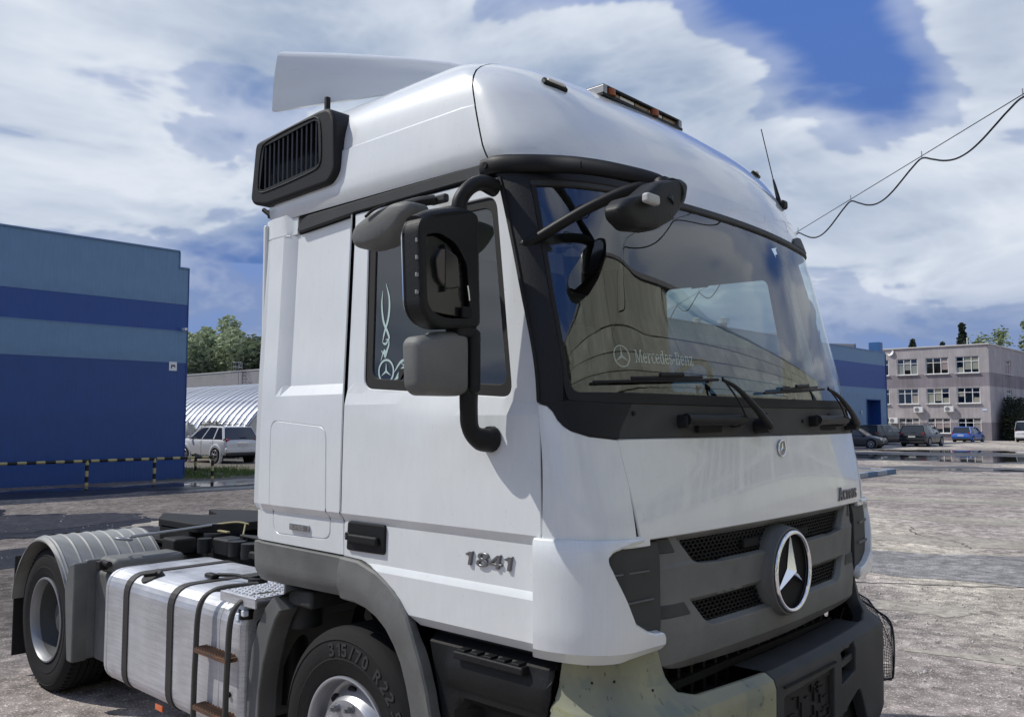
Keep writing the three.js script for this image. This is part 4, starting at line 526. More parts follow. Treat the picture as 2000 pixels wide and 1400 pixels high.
// ---- decal in the door window
{ const zz = (X, y) => sideZ(y) - .026; const gs = []; const ribbon = (pts, w) => { const c = new THREE.CatmullRomCurve3(pts.map(p => V(p[0], p[1], 0))), N = 26, r0 = [], r1 = []; for (let i = 0; i <= N; i++) { const t = i / N, p = c.getPoint(t), d = c.getTangent(t), k = w * Math.pow(Math.sin(Math.PI * clamp(t, .02, .98)), .6); r0.push([p.x - d.y * k, p.y + d.x * k, zz(p.x, p.y)]); r1.push([p.x + d.y * k, p.y - d.x * k, zz(p.x, p.y)]); } gs.push(gridGeo([r0, r1])); };
  ribbon([[.235, 2.53], [.262, 2.46], [.262, 2.38], [.238, 2.31], [.228, 2.27]], .006); ribbon([[.215, 2.50], [.212, 2.44], [.23, 2.36], [.262, 2.31], [.272, 2.285], [.25, 2.28]], .006);
  ribbon([[.228, 2.27], [.25, 2.262], [.272, 2.285]], .005); ribbon([[.272, 2.285], [.27, 2.25], [.245, 2.22], [.222, 2.235]], .005); ribbon([[.222, 2.19], [.245, 2.235], [.25, 2.205], [.268, 2.235]], .005);
  ribbon([[.315, 2.135], [.36, 2.18], [.42, 2.19], [.455, 2.18]], .006); ribbon([[.325, 2.108], [.37, 2.15], [.43, 2.155], [.47, 2.105]], .007); ribbon([[.36, 2.175], [.42, 2.14], [.46, 2.15], [.49, 2.17]], .006); ribbon([[.40, 2.105], [.45, 2.12], [.48, 2.155]], .006); ribbon([[.31, 2.10], [.345, 2.115], [.36, 2.13]], .005);
  const cx = .262, cy = 2.142, cz = zz(cx, cy); gs.push(new THREE.RingGeometry(.045, .054, 40).translate(cx, cy, cz)); gs.push(starGeo(.040, .001).translate(cx, cy, cz));
  part('window_decal', merge(...gs), M.sticker, TR); }
// ---- wheels
function tyreGeo(zo, w) { const p = []; const f = (r, d) => p.push([r, d]); // d: distance inwards from the outer face
  f(.292, .035); f(.305, .012); f(.33, .004); f(.36, .0); f(.372, -.004); f(.378, -.001); f(.40, -.003); f(.44, -.001); f(.452, .003); f(.456, -.001); f(.474, .012); f(.49, .022); f(.500, .036);
  for (let k = 0; k < 4; k++) { const d = .055 + k * (w - .11) / 4; f(.506, d); f(.507, d + .030); f(.507, d + (w - .11) / 4 - .014); f(.494, d + (w - .11) / 4 - .012); f(.494, d + (w - .11) / 4 - .003); } f(.506, w - .055); f(.500, w - .036); f(.47, w - .01); f(.40, w); f(.33, w - .004); f(.292, w - .035);
  const g = lathe(p.map(q => [q[0], -q[1]]), 72); g.rotateX(Math.PI / 2); return toCreasedNormals(g.translate(0, 0, zo), .5); }
function treadBlocks(zo, w) { const gs = []; for (let i = 0; i < 72; i++) { const a = i / 72 * Math.PI * 2; for (const d of [.042, w - .042]) { const b = box(.022, .012, .036, 0, .503, zo - d); b.rotateZ(a); gs.push(b); } } return merge(...gs); }
function sideText(s, size, r, zf, a0, step) { const gs = []; let a = a0; for (const ch of s) { if (ch !== ' ') { const t = text(ch, size, .004); const bb = t.boundingBox, w = bb.max.x - bb.min.x; t.translate(-(bb.min.x + w / 2), r, zf); t.rotateZ(a); gs.push(t); a -= (w + size * .22) / r; } else a -= step; } return merge(...gs); }
function wheel(x, z0, frontW, s) { const w = new THREE.Group(); w.name = 'wheel'; w.position.set(x, .502, 0); TR.add(w); const k = g => s > 0 ? g : flipZ(g); const zo = frontW ? 1.21 : 1.20;
  part('tyre', k(frontW ? tyreGeo(zo, .30) : merge(tyreGeo(zo, .30), treadBlocks(zo, .30))), M.tyre, w); if (!frontW) part('tyre', k(tyreGeo(zo - .345, .30)), M.tyre, w);
  if (frontW) {
    part('rim', k(toCreasedNormals(latheZ([[.292, -.06], [.298, -.012], [.297, -.004], [.289, -.002], [.283, -.008], [.276, -.04], [.268, -.085], [.250, -.092], [.225, -.066], [.204, -.03], [.192, -.016], [.120, -.012], [.116, .02], [.10, .034], [.06, .040], [0, .042]], 72, 0, 0, zo), .5)), M.wheelSilver, w);
    for (let i = 0; i < 10; i++) { const a = i / 10 * 6.2832 + .15; const h = cyl(.026, .026, .012, 0, 0, 0, 'z', 18); h.scale(1, .72, 1); h.rotateX(.62); h.translate(0, .228, zo - .066); h.rotateZ(a); part('rim_hole', k(h), M.hole, w); const n = merge(cyl(.016, .016, .028, 0, .1675, zo + .0, 'z', 6), cyl(.020, .020, .006, 0, .1675, zo - .011, 'z', 14), cyl(.009, .009, .05, 0, .1675, zo + .004, 'z', 10)); n.rotateZ(a + .31); part('wheel_nut', k(n), M.steel, w); }
    part('tyre_lettering', k(sideText('315/70 R22.5', .056, .386, zo + .0015, .25, .10)), M.tyreText, w);
  } else {
    part('rim', k(toCreasedNormals(latheZ([[.292, -.06], [.298, -.012], [.297, -.004], [.289, -.002], [.281, -.010], [.272, -.05], [.262, -.10], [.25, -.15], [.235, -.22], [.20, -.236], [.12, -.236], [.118, -.14], [.112, -.11], [.06, -.10], [0, -.10]], 72, 0, 0, zo), .5)), M.wheelDirty, w);
    part('rim_flange', k(toCreasedNormals(latheZ([[.299, -.012], [.299, -.002], [.288, .001], [.280, -.012], [.270, -.06]], 72, 0, 0, zo + .001), .5)), M.steel, w);
    for (let i = 0; i < 10; i++) { const n = cyl(.016, .016, .03, 0, .1675, zo - .222, 'z', 6); n.rotateZ(i / 10 * 6.2832); part('wheel_nut', k(n), M.wheelDirty, w); }
  } return w; }
for (const s of [1, -1]) { wheel(0, 0, true, s); wheel(-3.6, 0, false, s); }
// ---- rear mudguards: ribbed half barrels with end flanks
{ const mk = () => { const rows = []; const R = .585, cx = -3.6, cy = .50; const zs = []; for (let i = 0; i <= 70; i++) zs.push(lerp(1.245, .52, i / 70)); const ang = []; for (let i = 0; i <= 36; i++) ang.push(lerp(-8, 172, i / 36) * Math.PI / 180);
    for (const z of zs) { const q = ((1.245 - z) / .094) % 1, rib = (q > .44 && q < .55) ? .006 : 0; const edge = z > 1.225 ? -.02 * ((z - 1.225) / .02) : 0; rows.push(ang.map(a => { const f = (a > .25 && a < 2.9) ? 1 : 0; const r = R + rib * f + edge; const flat = 1 + .03 * Math.cos(a * 4); return [cx + Math.cos(a) * r * flat, cy + Math.sin(a) * r * (1 + .02 * Math.cos(a * 4)), z]; })); }
    const inn = zs.map(z => ang.map(a => [cx + Math.cos(a) * (R - .02), cy + Math.sin(a) * (R - .02), z]));
    return merge(gridGeo(rows, .5), gridGeo(inn, .5, true), gridGeo([rows[0], inn[0]], .4), gridGeo([inn[70], rows[70]], .4)); };
  both('rear_mudguard', mk(), M.fender, TR, (m, s) => { const k = g => s > 0 ? g : flipZ(g);
    part('mudguard_slot', k(merge(...[1.14, 1.05, .96, .70].map((z, i) => { const a = i < 3 ? 1.75 : 1.9; return rot(box(.09, .006, .016, 0, .602, 0), 0, 0, a - 1.57).translate(-3.6, .50, z); }))), M.hole, m);
    part('mudguard_flank', k(merge(extr(roundPoly([[-3.05, .96], [-3.12, .80], [-3.05, .32], [-2.96, .32], [-2.96, .98]], .02, 3), .08, .01).translate(0, 0, 1.16), box(.05, .66, .62, -2.985, .66, .86, .015))), M.grey, m);
    part('mudguard_box', k(merge(box(.34, .60, .58, -2.80, .62, .82, .03), box(.26, .10, .50, -2.80, .965, .86, .04, 3))), M.grey, m);
    part('box_clip', k(merge(box(.07, .06, .06, -2.80, .97, 1.135, .01), box(.07, .06, .06, -2.80, .97, .62, .01), cyl(.02, .02, .07, -2.73, .985, 1.13, 'x', 12))), M.chassis, m);
    part('mud_flap', k(box(.016, .75, .64, -4.20, .52, .90, .004)), M.rubber, m); }); }
// ---- fuel tank on the right-hand side
{ const sect = roundPoly([[1.255, .31, .13], [1.255, 1.0, .13], [.52, 1.0, .08], [.52, .31, .08]].map(p => p), .1, 7); const g = extrX(sect.reverse(), -2.46, -.80, .035, [], 4); const tk = part('fuel_tank', boxUV(g), M.alu, TR);
  part('tank_dent_seam', merge(...[-2.40, -1.02].map(x => extrX(roundPoly([[1.257, .309, .13], [1.257, 1.002, .13], [.519, 1.002, .08], [.519, .309, .08]], .1, 7).reverse(), x - .006, x + .006, .002))), M.alu, tk);
  for (const x of [-2.13, -1.56]) { const po = roundPoly([[1.262, .304, .134], [1.262, 1.007, .134], [.516, 1.007, .084], [.516, .304, .084]], .1, 7).reverse(); part('tank_strap', extrX(po, x - .034, x + .034, .003), M.strap, tk); }
  const cp = part('tank_cap', merge(cyl(.062, .068, .05, 0, 0, 0, 'y', 24), box(.11, .03, .022, 0, .03, 0, .008)), M.black, tk); cp.position.set(-1.98, .985, 1.165); cp.rotation.set(.55, .3, 0);
  part('filler_neck', rot(cyl(.055, .055, .08, -1.98, .955, 1.15, 'y', 20), .55, 0, 0, -1.98, .955, 1.15), M.alu, tk);
  part('tank_sender', merge(cyl(.055, .055, .035, -1.28, 1.018, .88, 'y', 20), box(.10, .03, .05, -1.62, 1.02, .98, .012), box(.05, .025, .05, -1.1, 1.015, .84, .01)), M.black, tk);
  part('tank_cable', merge(tube([[-1.57, 1.03, .97], [-1.45, 1.035, .92], [-1.35, 1.03, .90], [-1.25, 1.05, .86], [-1.1, 1.03, .80], [-.9, 1.05, .70]], .011, 30, 6), tube([[-1.55, 1.05, .6], [-1.3, 1.06, .68], [-1.0, 1.04, .72], [-.8, 1.08, .6]], .014, 30, 6)), M.black, tk);
  part('tank_plug', merge(cyl(.014, .014, .01, -.90, .55, 1.262, 'z', 12)), M.hole, tk); }
// ---- access ladder and chequer plate in front of the tank
{ const lad = part('access_ladder', merge(...[[-1.17, -1.14], [-.845, -.815]].map(([x0, x1]) => merge(limb([[x0 - .02, .30, 1.30], [x0, .70, 1.305], [x1, .97, 1.30], [x1 + .015, 1.025, 1.265], [x1 + .04, 1.045, 1.20], [x1 + .06, 1.04, 1.0]], [[.018, .014], [.018, .014], [.018, .014], [.018, .014], [.018, .014], [.018, .014]], 40, 8)))), STD({ color: col(.10, .095, .085), map: plasticMap, roughness: .7 }), TR);
  for (const y of [.735, .445]) { part('ladder_rung', box(.33, .022, .07, -1.0, y, 1.285, .004), M.rust, lad); part('rung_teeth', merge(...Array.from({ length: 11 }, (_, i) => rot(box(.012, .014, .066, -1.14 + i * .028, y + .014, 1.285), 0, 0, .785, -1.14 + i * .028, y + .014, 1.285))), M.rust, lad); }
  const cpl = part('chequer_plate', box(.33, .012, .30, -.84, 1.05, 1.10, .003), M.alu, TR); const ds = []; for (let i = 0; i < 9; i++) for (let j = 0; j < 8; j++) { const d = new THREE.SphereGeometry(.013, 6, 4); d.scale(1, .35, .4); d.rotateY((i + j) % 2 ? .785 : -.785); d.translate(-.98 + i * .035, 1.057, .97 + j * .037); ds.push(d); } part('plate_studs', merge(...ds), M.alu, cpl);
  part('plate_edge', box(.34, .05, .012, -.84, 1.03, 1.255, .003), M.alu, cpl);
  part('filter_canister', merge(cyl(.08, .08, .5, -.80, .72, .95, 'y', 20)), M.black, TR);
  part('urea_cap', merge(box(.055, .05, .05, -.835, .985, 1.22, .01), box(.03, .03, .03, -.80, .965, 1.24, .006), box(.03, .04, .02, -.85, .94, 1.245, .006)), M.blueCap, TR); part('urea_tank', merge(box(.10, .62, .26, -.84, .62, 1.05, .03), cyl(.04, .04, .05, -.835, .955, 1.21, 'y', 14)), M.black, TR);
  part('cab_leg', merge(cyl(.09, .10, .28, -.62, 1.04, 1.02, 'y', 20)), M.greyDark, TR); part('warning_sticker', box(.08, .10, .004, -.84, .72, 1.184), M.trim, TR);
  part('reflector', box(.09, .035, .012, -1.78, .28, 1.20, .004), M.amber, TR); }
// ---- chassis
{ const ch = part('chassis_rail', merge(box(5.6, .26, .07, -1.6, .86, .40), box(5.6, .03, .12, -1.6, .985, .37)), M.chassis, TR); part('chassis_rail', flipZ(ch.geometry), M.chassis, TR);
  for (const x of [-4.3, -3.1, -2.2, -1.3]) part('cross_member', box(.12, .16, .76, x, .84, 0, .02), M.chassis, TR);
  part('axle', merge(cyl(.09, .09, 2.0, -3.6, .5, 0, 'z', 18), cyl(.24, .24, .3, -3.6, .52, 0, 'z', 24), cyl(.07, .07, 1.9, 0, .46, 0, 'z', 16)), M.chassis, TR);
  both('air_spring', merge(cyl(.13, .13, .22, -3.25, .74, .50, 'y', 20), cyl(.13, .13, .22, -3.98, .74, .50, 'y', 20)), M.rubber, TR);
  const fw = part('fifth_wheel', merge(extr(roundPoly([[-3.62, .42], [-3.0, .42], [-2.86, .22], [-2.86, -.22], [-3.0, -.42], [-3.62, -.42], [-4.0, -.20], [-3.55, -.05], [-3.55, .05], [-4.0, .20]], .06, 4), .05, .008).rotateX(-Math.PI / 2).translate(.1, 1.11, 0)), M.chassis, TR);
  part('fifth_wheel_stand', merge(box(.5, .14, .12, -3.25, 1.07, .36, .02), box(.5, .14, .12, -3.25, 1.07, -.36, .02), box(.9, .03, .9, -3.25, 1.0, 0, .006)), M.chassis, fw);
  part('release_lever', merge(tube([[-2.85, 1.16, .30], [-2.83, 1.15, .55], [-2.80, 1.145, .80], [-2.79, 1.14, .95]], .011, 20, 8), new THREE.TorusGeometry(.05, .010, 8, 24).rotateX(1.4).translate(-2.79, 1.13, 1.0)), M.steel, fw);
  part('lever_link', merge(tube([[-2.85, 1.16, .30], [-2.7, 1.18, .2], [-2.62, 1.17, .16]], .008, 12, 8), bar([-2.64, 1.17, .17], [-2.5, 1.06, .28], .006), box(.14, .014, .03, -2.72, 1.12, .30, .005)), M.yellow, fw);
  part('air_tank', merge(cyl(.14, .14, .9, -2.1, .72, .0, 'x', 24), new THREE.SphereGeometry(.14, 18, 10).translate(-1.65, .72, 0), new THREE.SphereGeometry(.14, 18, 10).translate(-2.55, .72, 0)), M.chassis, TR);
  part('valve_block', merge(box(.22, .12, .16, -2.45, 1.05, .40, .02), cyl(.06, .06, .10, -2.25, 1.06, .46, 'y', 16), cyl(.06, .06, .10, -2.08, 1.06, .46, 'y', 16), cyl(.05, .05, .10, -2.62, 1.05, .50, 'y', 16), box(.8, .06, .20, -1.75, 1.04, .40, .02)), M.black, TR);
  part('exhaust_box', merge(box(.9, .5, .5, -1.6, .68, -.85, .08, 3)), M.chassis, TR);
  part('cab_rear_mount', merge(box(.12, .35, 1.2, -.86, 1.14, 0, .02), box(.6, .12, .14, -1.15, 1.05, .36, .02), box(.6, .12, .14, -1.15, 1.05, -.36, .02)), M.chassis, TR);
  part('catwalk', merge(box(.75, .02, .62, -1.45, 1.06, 0, .004), ...Array.from({ length: 12 }, (_, i) => box(.04, .012, .6, -1.76 + i * .057, 1.074, 0))), M.steel, TR);
  part('air_hose', merge(...[[0, .30], [.06, .22], [-.06, .14]].map(([dz, h]) => tube([[-.80, 1.75, .25 + dz], [-1.0, 1.35 + h * .3, .28 + dz], [-1.3, 1.15, .3 + dz], [-1.8, 1.13, .33 + dz], [-2.4, 1.12, .34]], .014, 40, 6))), M.black, TR);
  part('engine_block', merge(box(1.2, .7, .8, .45, .85, 0, .05)), M.hole, TR);
  part('frame_clutter', merge(box(.3, .2, .3, -1.15, .9, .62, .03), box(.35, .16, .2, -2.55, .86, .52, .02), box(.2, .12, .18, -2.95, 1.02, .52, .02)), M.chassis, TR); }
// ================================================================ GROUND
{ const R = rng(77), xs = [], zs = []; for (let x = -300; x < -60; x += 12) xs.push(x); for (let x = -60; x < -30; x += 1.5) xs.push(x); for (let x = -30; x < 8; x += .45) xs.push(x); for (let x = 8; x <= 60; x += 4) xs.push(x); for (let x = 70; x <= 300; x += 30) xs.push(x);
  for (let z = -400; z < -110; z += 20) zs.push(z); for (let z = -110; z < -40; z += 1.2) zs.push(z); for (let z = -40; z < 8; z += .45) zs.push(z); for (let z = 8; z <= 60; z += 4) zs.push(z); for (let z = 70; z <= 300; z += 30) zs.push(z);
  const pos = [], uv = [], c = [], idx = [];
  for (const z of zs) for (const x of xs) { pos.push(x, 0, z); uv.push(x / 5, z / 5);
    const a = x * .56 + z * .83, b = -x * .83 + z * .56; // worn lanes run across the yard
    const lanes = fbm(a * .05 + 3, b * .42, 4), m = fbm(x * .22, z * .22 + 40, 4), s = fbm(x * .9 + 9, z * .9, 3);
    let v = 1.42 + (m - .5) * .46 + (s - .5) * .18; const pale = sstep(.48, .62, lanes) * sstep(-1, -8, z + .35 * x) ; v += pale * .52;
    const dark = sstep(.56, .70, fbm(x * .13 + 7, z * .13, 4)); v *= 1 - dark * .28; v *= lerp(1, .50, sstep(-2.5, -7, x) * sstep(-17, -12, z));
    c.push(v * 1.02, v * lerp(.905, .93, pale), v * lerp(.855, .80, pale)); }
  for (let j = 0; j + 1 < zs.length; j++) for (let i = 0; i + 1 < xs.length; i++) { const a = j * xs.length + i, b = a + 1, d = a + xs.length, e = d + 1; idx.push(a, d, b, b, d, e); }
  const g = new THREE.BufferGeometry(); g.setAttribute('position', new THREE.Float32BufferAttribute(pos, 3)); g.setAttribute('uv', new THREE.Float32BufferAttribute(uv, 2)); g.setAttribute('color', new THREE.Float32BufferAttribute(c, 3)); g.setIndex(idx); g.computeVertexNormals();
  struct('ground', g, PHY({ color: col(1, 1, 1), vertexColors: true, map: asphaltMap, bumpMap: asphaltBump, bumpScale: .007, roughness: .93, specularIntensity: .35 })); }
// irregular flat outlines
function blob(cx, cz, rx, rz, turn, seed, y, rough = .5, n = 150) { const pts = []; for (let i = 0; i < n; i++) { const t = i / n * Math.PI * 2; const k = 1 + (fbm(Math.cos(t) * 1.6 + seed, Math.sin(t) * 1.6 + seed * 1.7, 5) - .5) * 2 * rough + (fbm(Math.cos(t) * 7 + seed, Math.sin(t) * 7, 3) - .5) * .3 * rough; const a = Math.cos(t) * rx * k, b = Math.sin(t) * rz * k; pts.push(new THREE.Vector2(cx + a * Math.cos(turn) - b * Math.sin(turn), -(cz + a * Math.sin(turn) + b * Math.cos(turn)))); } const g = new THREE.ShapeGeometry(new THREE.Shape(pts)); g.rotateX(-Math.PI / 2); g.translate(0, y, 0); const p = g.attributes.position, u = g.attributes.uv; for (let i = 0; i < p.count; i++) u.setXY(i, p.getX(i) / 5, p.getZ(i) / 5); return g; }
const wetMat = STD({ color: col(.085, .082, .083), map: asphaltMap, bumpMap: asphaltBump, bumpScale: .003, roughness: .34 });
const damp = STD({ color: col(.19, .18, .175), map: asphaltMap, bumpMap: asphaltBump, bumpScale: .0015, roughness: .36 });
const waterMat = PHY({ color: col(.022, .021, .021), roughness: .03, ior: 1.33, clearcoat: 0 });
const across = -.60; // direction along the horizon as seen across the yard
const wet = [[-10.5, -46, 9.5, 7.5, -.28, 1], [-6.6, -33.6, 3.4, 2.2, -.28, 2], [-21.7, -7.2, 8.4, 2.0, 1.62, 3], [-15.8, -1.2, 2.6, 3.2, .1, 4], [-9.2, -4.6, .8, 3.0, .2, 6], [-20, -12, 6, 1.2, 1.6, 8], [-10.4, -1.5, 1.1, 3.2, .1, 15]];
wet.forEach(([x, z, a, b, t, s]) => struct('wet_asphalt', blob(x, z, a, b, t, s, .004, .7), wetMat));
const pud = [[-8.6, -43.6, 6.2, 3.6, -.28, 1.3], [-15.5, -45.0, 3.6, 1.2, -.28, 5.1], [-13.8, -54.5, 5.6, 2.6, -.28, 5.7], [-6.3, -33.4, 2.2, .9, -.28, 2.2], [-22.2, -9.0, 3.0, .35, 1.6, 3.4], [-15.8, -1.4, 1.9, 2.6, .12, 4.4], [-12.2, -3.1, .5, 1.6, .2, 7.7], [-21.0, -12.6, 3.6, .7, 1.65, 9.1], [-23.0, -5.4, 1.7, .4, 1.6, 12.3]];
pud.forEach(([x, z, a, b, t, s]) => struct('puddle', blob(x, z, a, b, t, s, .008, .75), x < -11.9 && z > -13 && b > .8 ? damp : waterMat));
const paleMap = tex(512, 512, (u, v, i, j) => { const f = fbm(u * 90, v * 90, 3, 90), m = fbm(u * 9, v * 9, 4, 9), c = .72 + (f - .5) * .3 + (m - .5) * .2; return g3(c); });
const paleMat = STD({ color: col(.66, .60, .50), map: paleMap, roughness: .8, bumpMap: asphaltBump, bumpScale: .004 });
for (const [x, z, a, b, t, s] of [[.28, -5.95, .48, .34, -.28, 21], [1.5, -4.4, .9, .12, -.28, 23], [-.9, -11.6, 2.2, .5, -.28, 25], [-1.6, -14.8, 3.0, .7, -.28, 27], [-3.2, -19.0, 3.8, .9, -.28, 29], [-4.6, -23.8, 4.2, 1.1, -.28, 31], [-13.2, -3.4, .9, 1.5, .5, 33], [-5.8, -28.8, 4.4, 1.0, -.28, 35]]) struct('patched_asphalt', blob(x, z, a, b, t, s, .0035, .8), paleMat);
struct('patched_asphalt', blob(-.2, -8.9, 3.6, 1.0, -.28, 71, .0036, .6), PHY({ color: col(1.02, .99, .98), map: asphaltMap, bumpMap: asphaltBump, bumpScale: .003, roughness: .62, specularIntensity: .6 }));
// old joint with a slight lip, and cracks, as fine dark repair strips
{ const crack = (pts, w, seed) => { const r0 = [], r1 = []; const c = new THREE.CatmullRomCurve3(pts.map(p => V(p[0], .005, p[1]))); for (let i = 0; i <= 60; i++) { const p = c.getPoint(i / 60), d = c.getTangent(i / 60), j = (fbm(i * .5 + seed, seed, 3) - .5) * .16, k = w * (.4 + fbm(i * .7, seed, 2)); r0.push([p.x - d.z * (j + k), .0052, p.z + d.x * (j + k)]); r1.push([p.x - d.z * (j - k), .0052, p.z + d.x * (j - k)]); } return gridGeo([r0, r1]); };
  const cm = STD({ color: col(.075, .07, .068), roughness: .9 });
  [[[[-1.5, -6.6], [-.4, -7.2], [.8, -7.9], [2.6, -9.0]], .022, 1], [[[-2.2, -13], [-1.8, -12], [-1.0, -11.4], [-.6, -10.8]], .012, 2], [[[-9.5, -25], [-7, -27], [-5.5, -30], [-3, -31]], .03, 3], [[[-6, -17], [-3.5, -18.5], [-1, -19]], .015, 4]].forEach(([p, w, s]) => struct('asphalt_crack', crack(p, w, s), cm)); }
// loose gravel glinting on the wet side of the yard
{ const R = rng(31), N = 2600, g = new THREE.IcosahedronGeometry(1, 0), im = new THREE.InstancedMesh(g, STD({ color: col(.42, .40, .38), roughness: .55 }), N), m = new THREE.Matrix4(), q = new THREE.Quaternion(), e = new THREE.Euler(); for (let i = 0; i < N; i++) { const near = R() < .55; const x = near ? lerp(-1.5, 2.8, R()) : lerp(-18, -6.5, R()), z = near ? lerp(-7.5, -3.2, R()) : lerp(-9, 2, R()); const s = .004 + R() * R() * .013; e.set(R() * 6, R() * 6, R() * 6); q.setFromEuler(e); m.compose(V(x, s * .4, z), q, V(s * (1 + R()), s * .7, s)); im.setMatrixAt(i, m); } im.name = 'gravel'; im.userData = { kind: 'stuff', label: 'small loose stones scattered over the asphalt yard', category: 'gravel' }; im.castShadow = im.receiveShadow = true; scene.add(im); }
// unpaved strip by the left building
struct('dirt_strip', blob(-30.5, -15.5, 8, 5.2, .75, 51, .005, .35), STD({ color: col(.62, .54, .44), map: asphaltMap, roughness: .95, bumpMap: asphaltBump, bumpScale: .01 }));

// ================================================================ FAR-LEFT BLUE HALL
const ribBump = tex(512, 16, (u) => g3(Math.abs(((u * 16) % 1) - .5) < .42 ? .75 : .2), false);
const claddingMap = tex(512, 512, (u, v, i, j) => { const m = fbm(u * 5, v * 5, 5, 5), st = fbm(u * 64, v * 4, 3, 64), c = .93 + (m - .5) * .07 + (st - .5) * .045; return g3(c); });
const clad = (r, g, b) => STD({ color: col(r, g, b), map: claddingMap, roughness: .42, metalness: .0, bumpMap: ribBump, bumpScale: .004 });
const BL = { light: clad(.145, .275, .44), dark: clad(.014, .075, .31), deep: clad(.014, .07, .27), trim: STD({ color: col(.11, .2, .36), roughness: .4 }), side: clad(.03, .08, .30) };
function wallX(x, z0, z1, y0, y1, d = .12) { const g = new THREE.BoxGeometry(d, y1 - y0, Math.abs(z1 - z0)); g.translate(x - d / 2, (y0 + y1) / 2, (z0 + z1) / 2); return boxUV(g, .5); }
{ const B = thing('blue_hall', 'tall blue clad hall with two pale horizontal bands behind the striped barrier', 'building', [-24.8, 0, 0]); const z0 = 9, z1 = -10.46;
  part('wall_panel', wallX(0, z0, z1, 0.0, 3.915), BL.deep, B).userData.label = 'deep blue lower cladding'; part('wall_panel', wallX(0, z0, z1, 3.915, 4.975), BL.light, B); part('wall_panel', wallX(0, z0, z1, 4.975, 5.905), BL.dark, B); part('wall_panel', wallX(0, z0, z1, 5.905, 7.12), BL.light, B); part('parapet_panel', wallX(0, z0, -10.13, 7.12, 7.68), BL.light, B);
  part('parapet_coping', merge(box(.2, .05, 19.13, -.06, 7.705, -.565), box(.2, .05, .37, -.06, 7.145, -10.30), box(.18, .56, .03, -.06, 7.40, -10.14)), BL.trim, B);
  part('corner_flashing', box(.14, 7.12, .03, -.05, 3.56, -10.475), BL.side, B); part('side_wall', box(22, 7.1, .12, -11.1, 3.55, -10.40), BL.side, B); part('side_wall', box(22, 7.1, .12, -11.2, 3.55, 8.93), BL.side, B); part('roof', box(21, .1, 19, -11, 6.9, -.6), BL.trim, B);
  for (const y of [3.915, 4.975, 5.905]) part('band_joint', box(.012, .03, 19.4, .006, y, -.75), BL.trim, B);
  const cm = part('security_camera', merge(box(.20, .09, .10, .22, 5.03, -10.27, .02), bar([0, 5.06, -10.27], [.16, 5.04, -10.27], .02)), STD({ color: col(.7), roughness: .5 }), B);
  const sg = part('camera_sign', box(.012, .30, .27, .012, 3.775, -9.99, .003), STD({ color: col(.75), roughness: .5 }), B); part('sign_mark', merge(box(.006, .05, .13, .021, 3.80, -9.99), box(.006, .09, .035, .021, 3.75, -9.94), box(.006, .03, .05, .021, 3.765, -10.05)), STD({ color: col(.02), roughness: .6 }), sg); }
// striped barrier
{ const stripes = (n, off = 0) => tex(256, 8, (u) => { const k = ((u * n + off) % 1) < .5; const w = fbm(u * 60, 3, 3); return k ? [.66 + w * .08, .61 + w * .08, .45] : [.035, .035, .045]; });
  const railMap = stripes(14), postMap = stripes(2.2, .2), m1 = STD({ map: railMap, roughness: .55 }), m2 = STD({ map: postMap, roughness: .55 });
  const len = (g, L) => { const p = g.attributes.position, u = g.attributes.uv; for (let i = 0; i < p.count; i++) u.setXY(i, (p.getY(i) / L) + .5, 0); return g; };
  const B = thing('striped_barrier', 'low black and cream striped pipe barrier along the blue hall', 'barrier', [-23.85, 0, 0]);
  const L = 7.1; const rail = len(new THREE.CylinderGeometry(.045, .045, L, 12), L); rail.rotateX(-Math.PI / 2); rail.translate(0, .74, -7.55); part('rail', rail, m1, B);
  const L2 = 3.6; const rail2 = len(new THREE.CylinderGeometry(.045, .045, L2, 12), L2); rail2.rotateZ(Math.PI / 2); rail2.rotateY(-.32); rail2.translate(-1.6, .70, -11.55); part('rail', rail2, STD({ map: stripes(7), roughness: .55 }), B);
  for (const [x, z] of [[0, -4.35], [0, -6.95], [0, -9.02], [0, -11.0], [-3.2, -12.05]]) { const h = .76, p = len(new THREE.CylinderGeometry(.05, .05, h, 12), h); p.translate(x, h / 2, z); part('post', p, m2, B); } }
// grass by the corner
{ const R = rng(8), gs = [], N = 5200, pos = []; for (let i = 0; i < N; i++) { const t = R(), x = lerp(-24.3, -29.5, t) + (R() - .5) * 1.2, z = lerp(-9.6, -14.2, R()) - t * 1.4; if (fbm(x * .8, z * .8, 3) < .40 || (x > -25 && z > -10.6 && R() < .7)) continue; const h = .05 + R() * .16, a = R() * 6.28, w = .008 + R() * .01, lx = (R() - .5) * .12, lz = (R() - .5) * .12, c = Math.cos(a) * w, s = Math.sin(a) * w; pos.push(x - c, 0, z - s, x + c, 0, z + s, x + lx, h, z + lz); }
  const g = new THREE.BufferGeometry(); g.setAttribute('position', new THREE.Float32BufferAttribute(pos, 3)); g.computeVertexNormals(); const m = struct('grass', g, STD({ color: col(.12, .17, .045), roughness: .9, side: THREE.DoubleSide }), 'stuff'); m.userData.label = 'patchy green grass at the corner of the blue hall'; m.userData.category = 'grass'; }

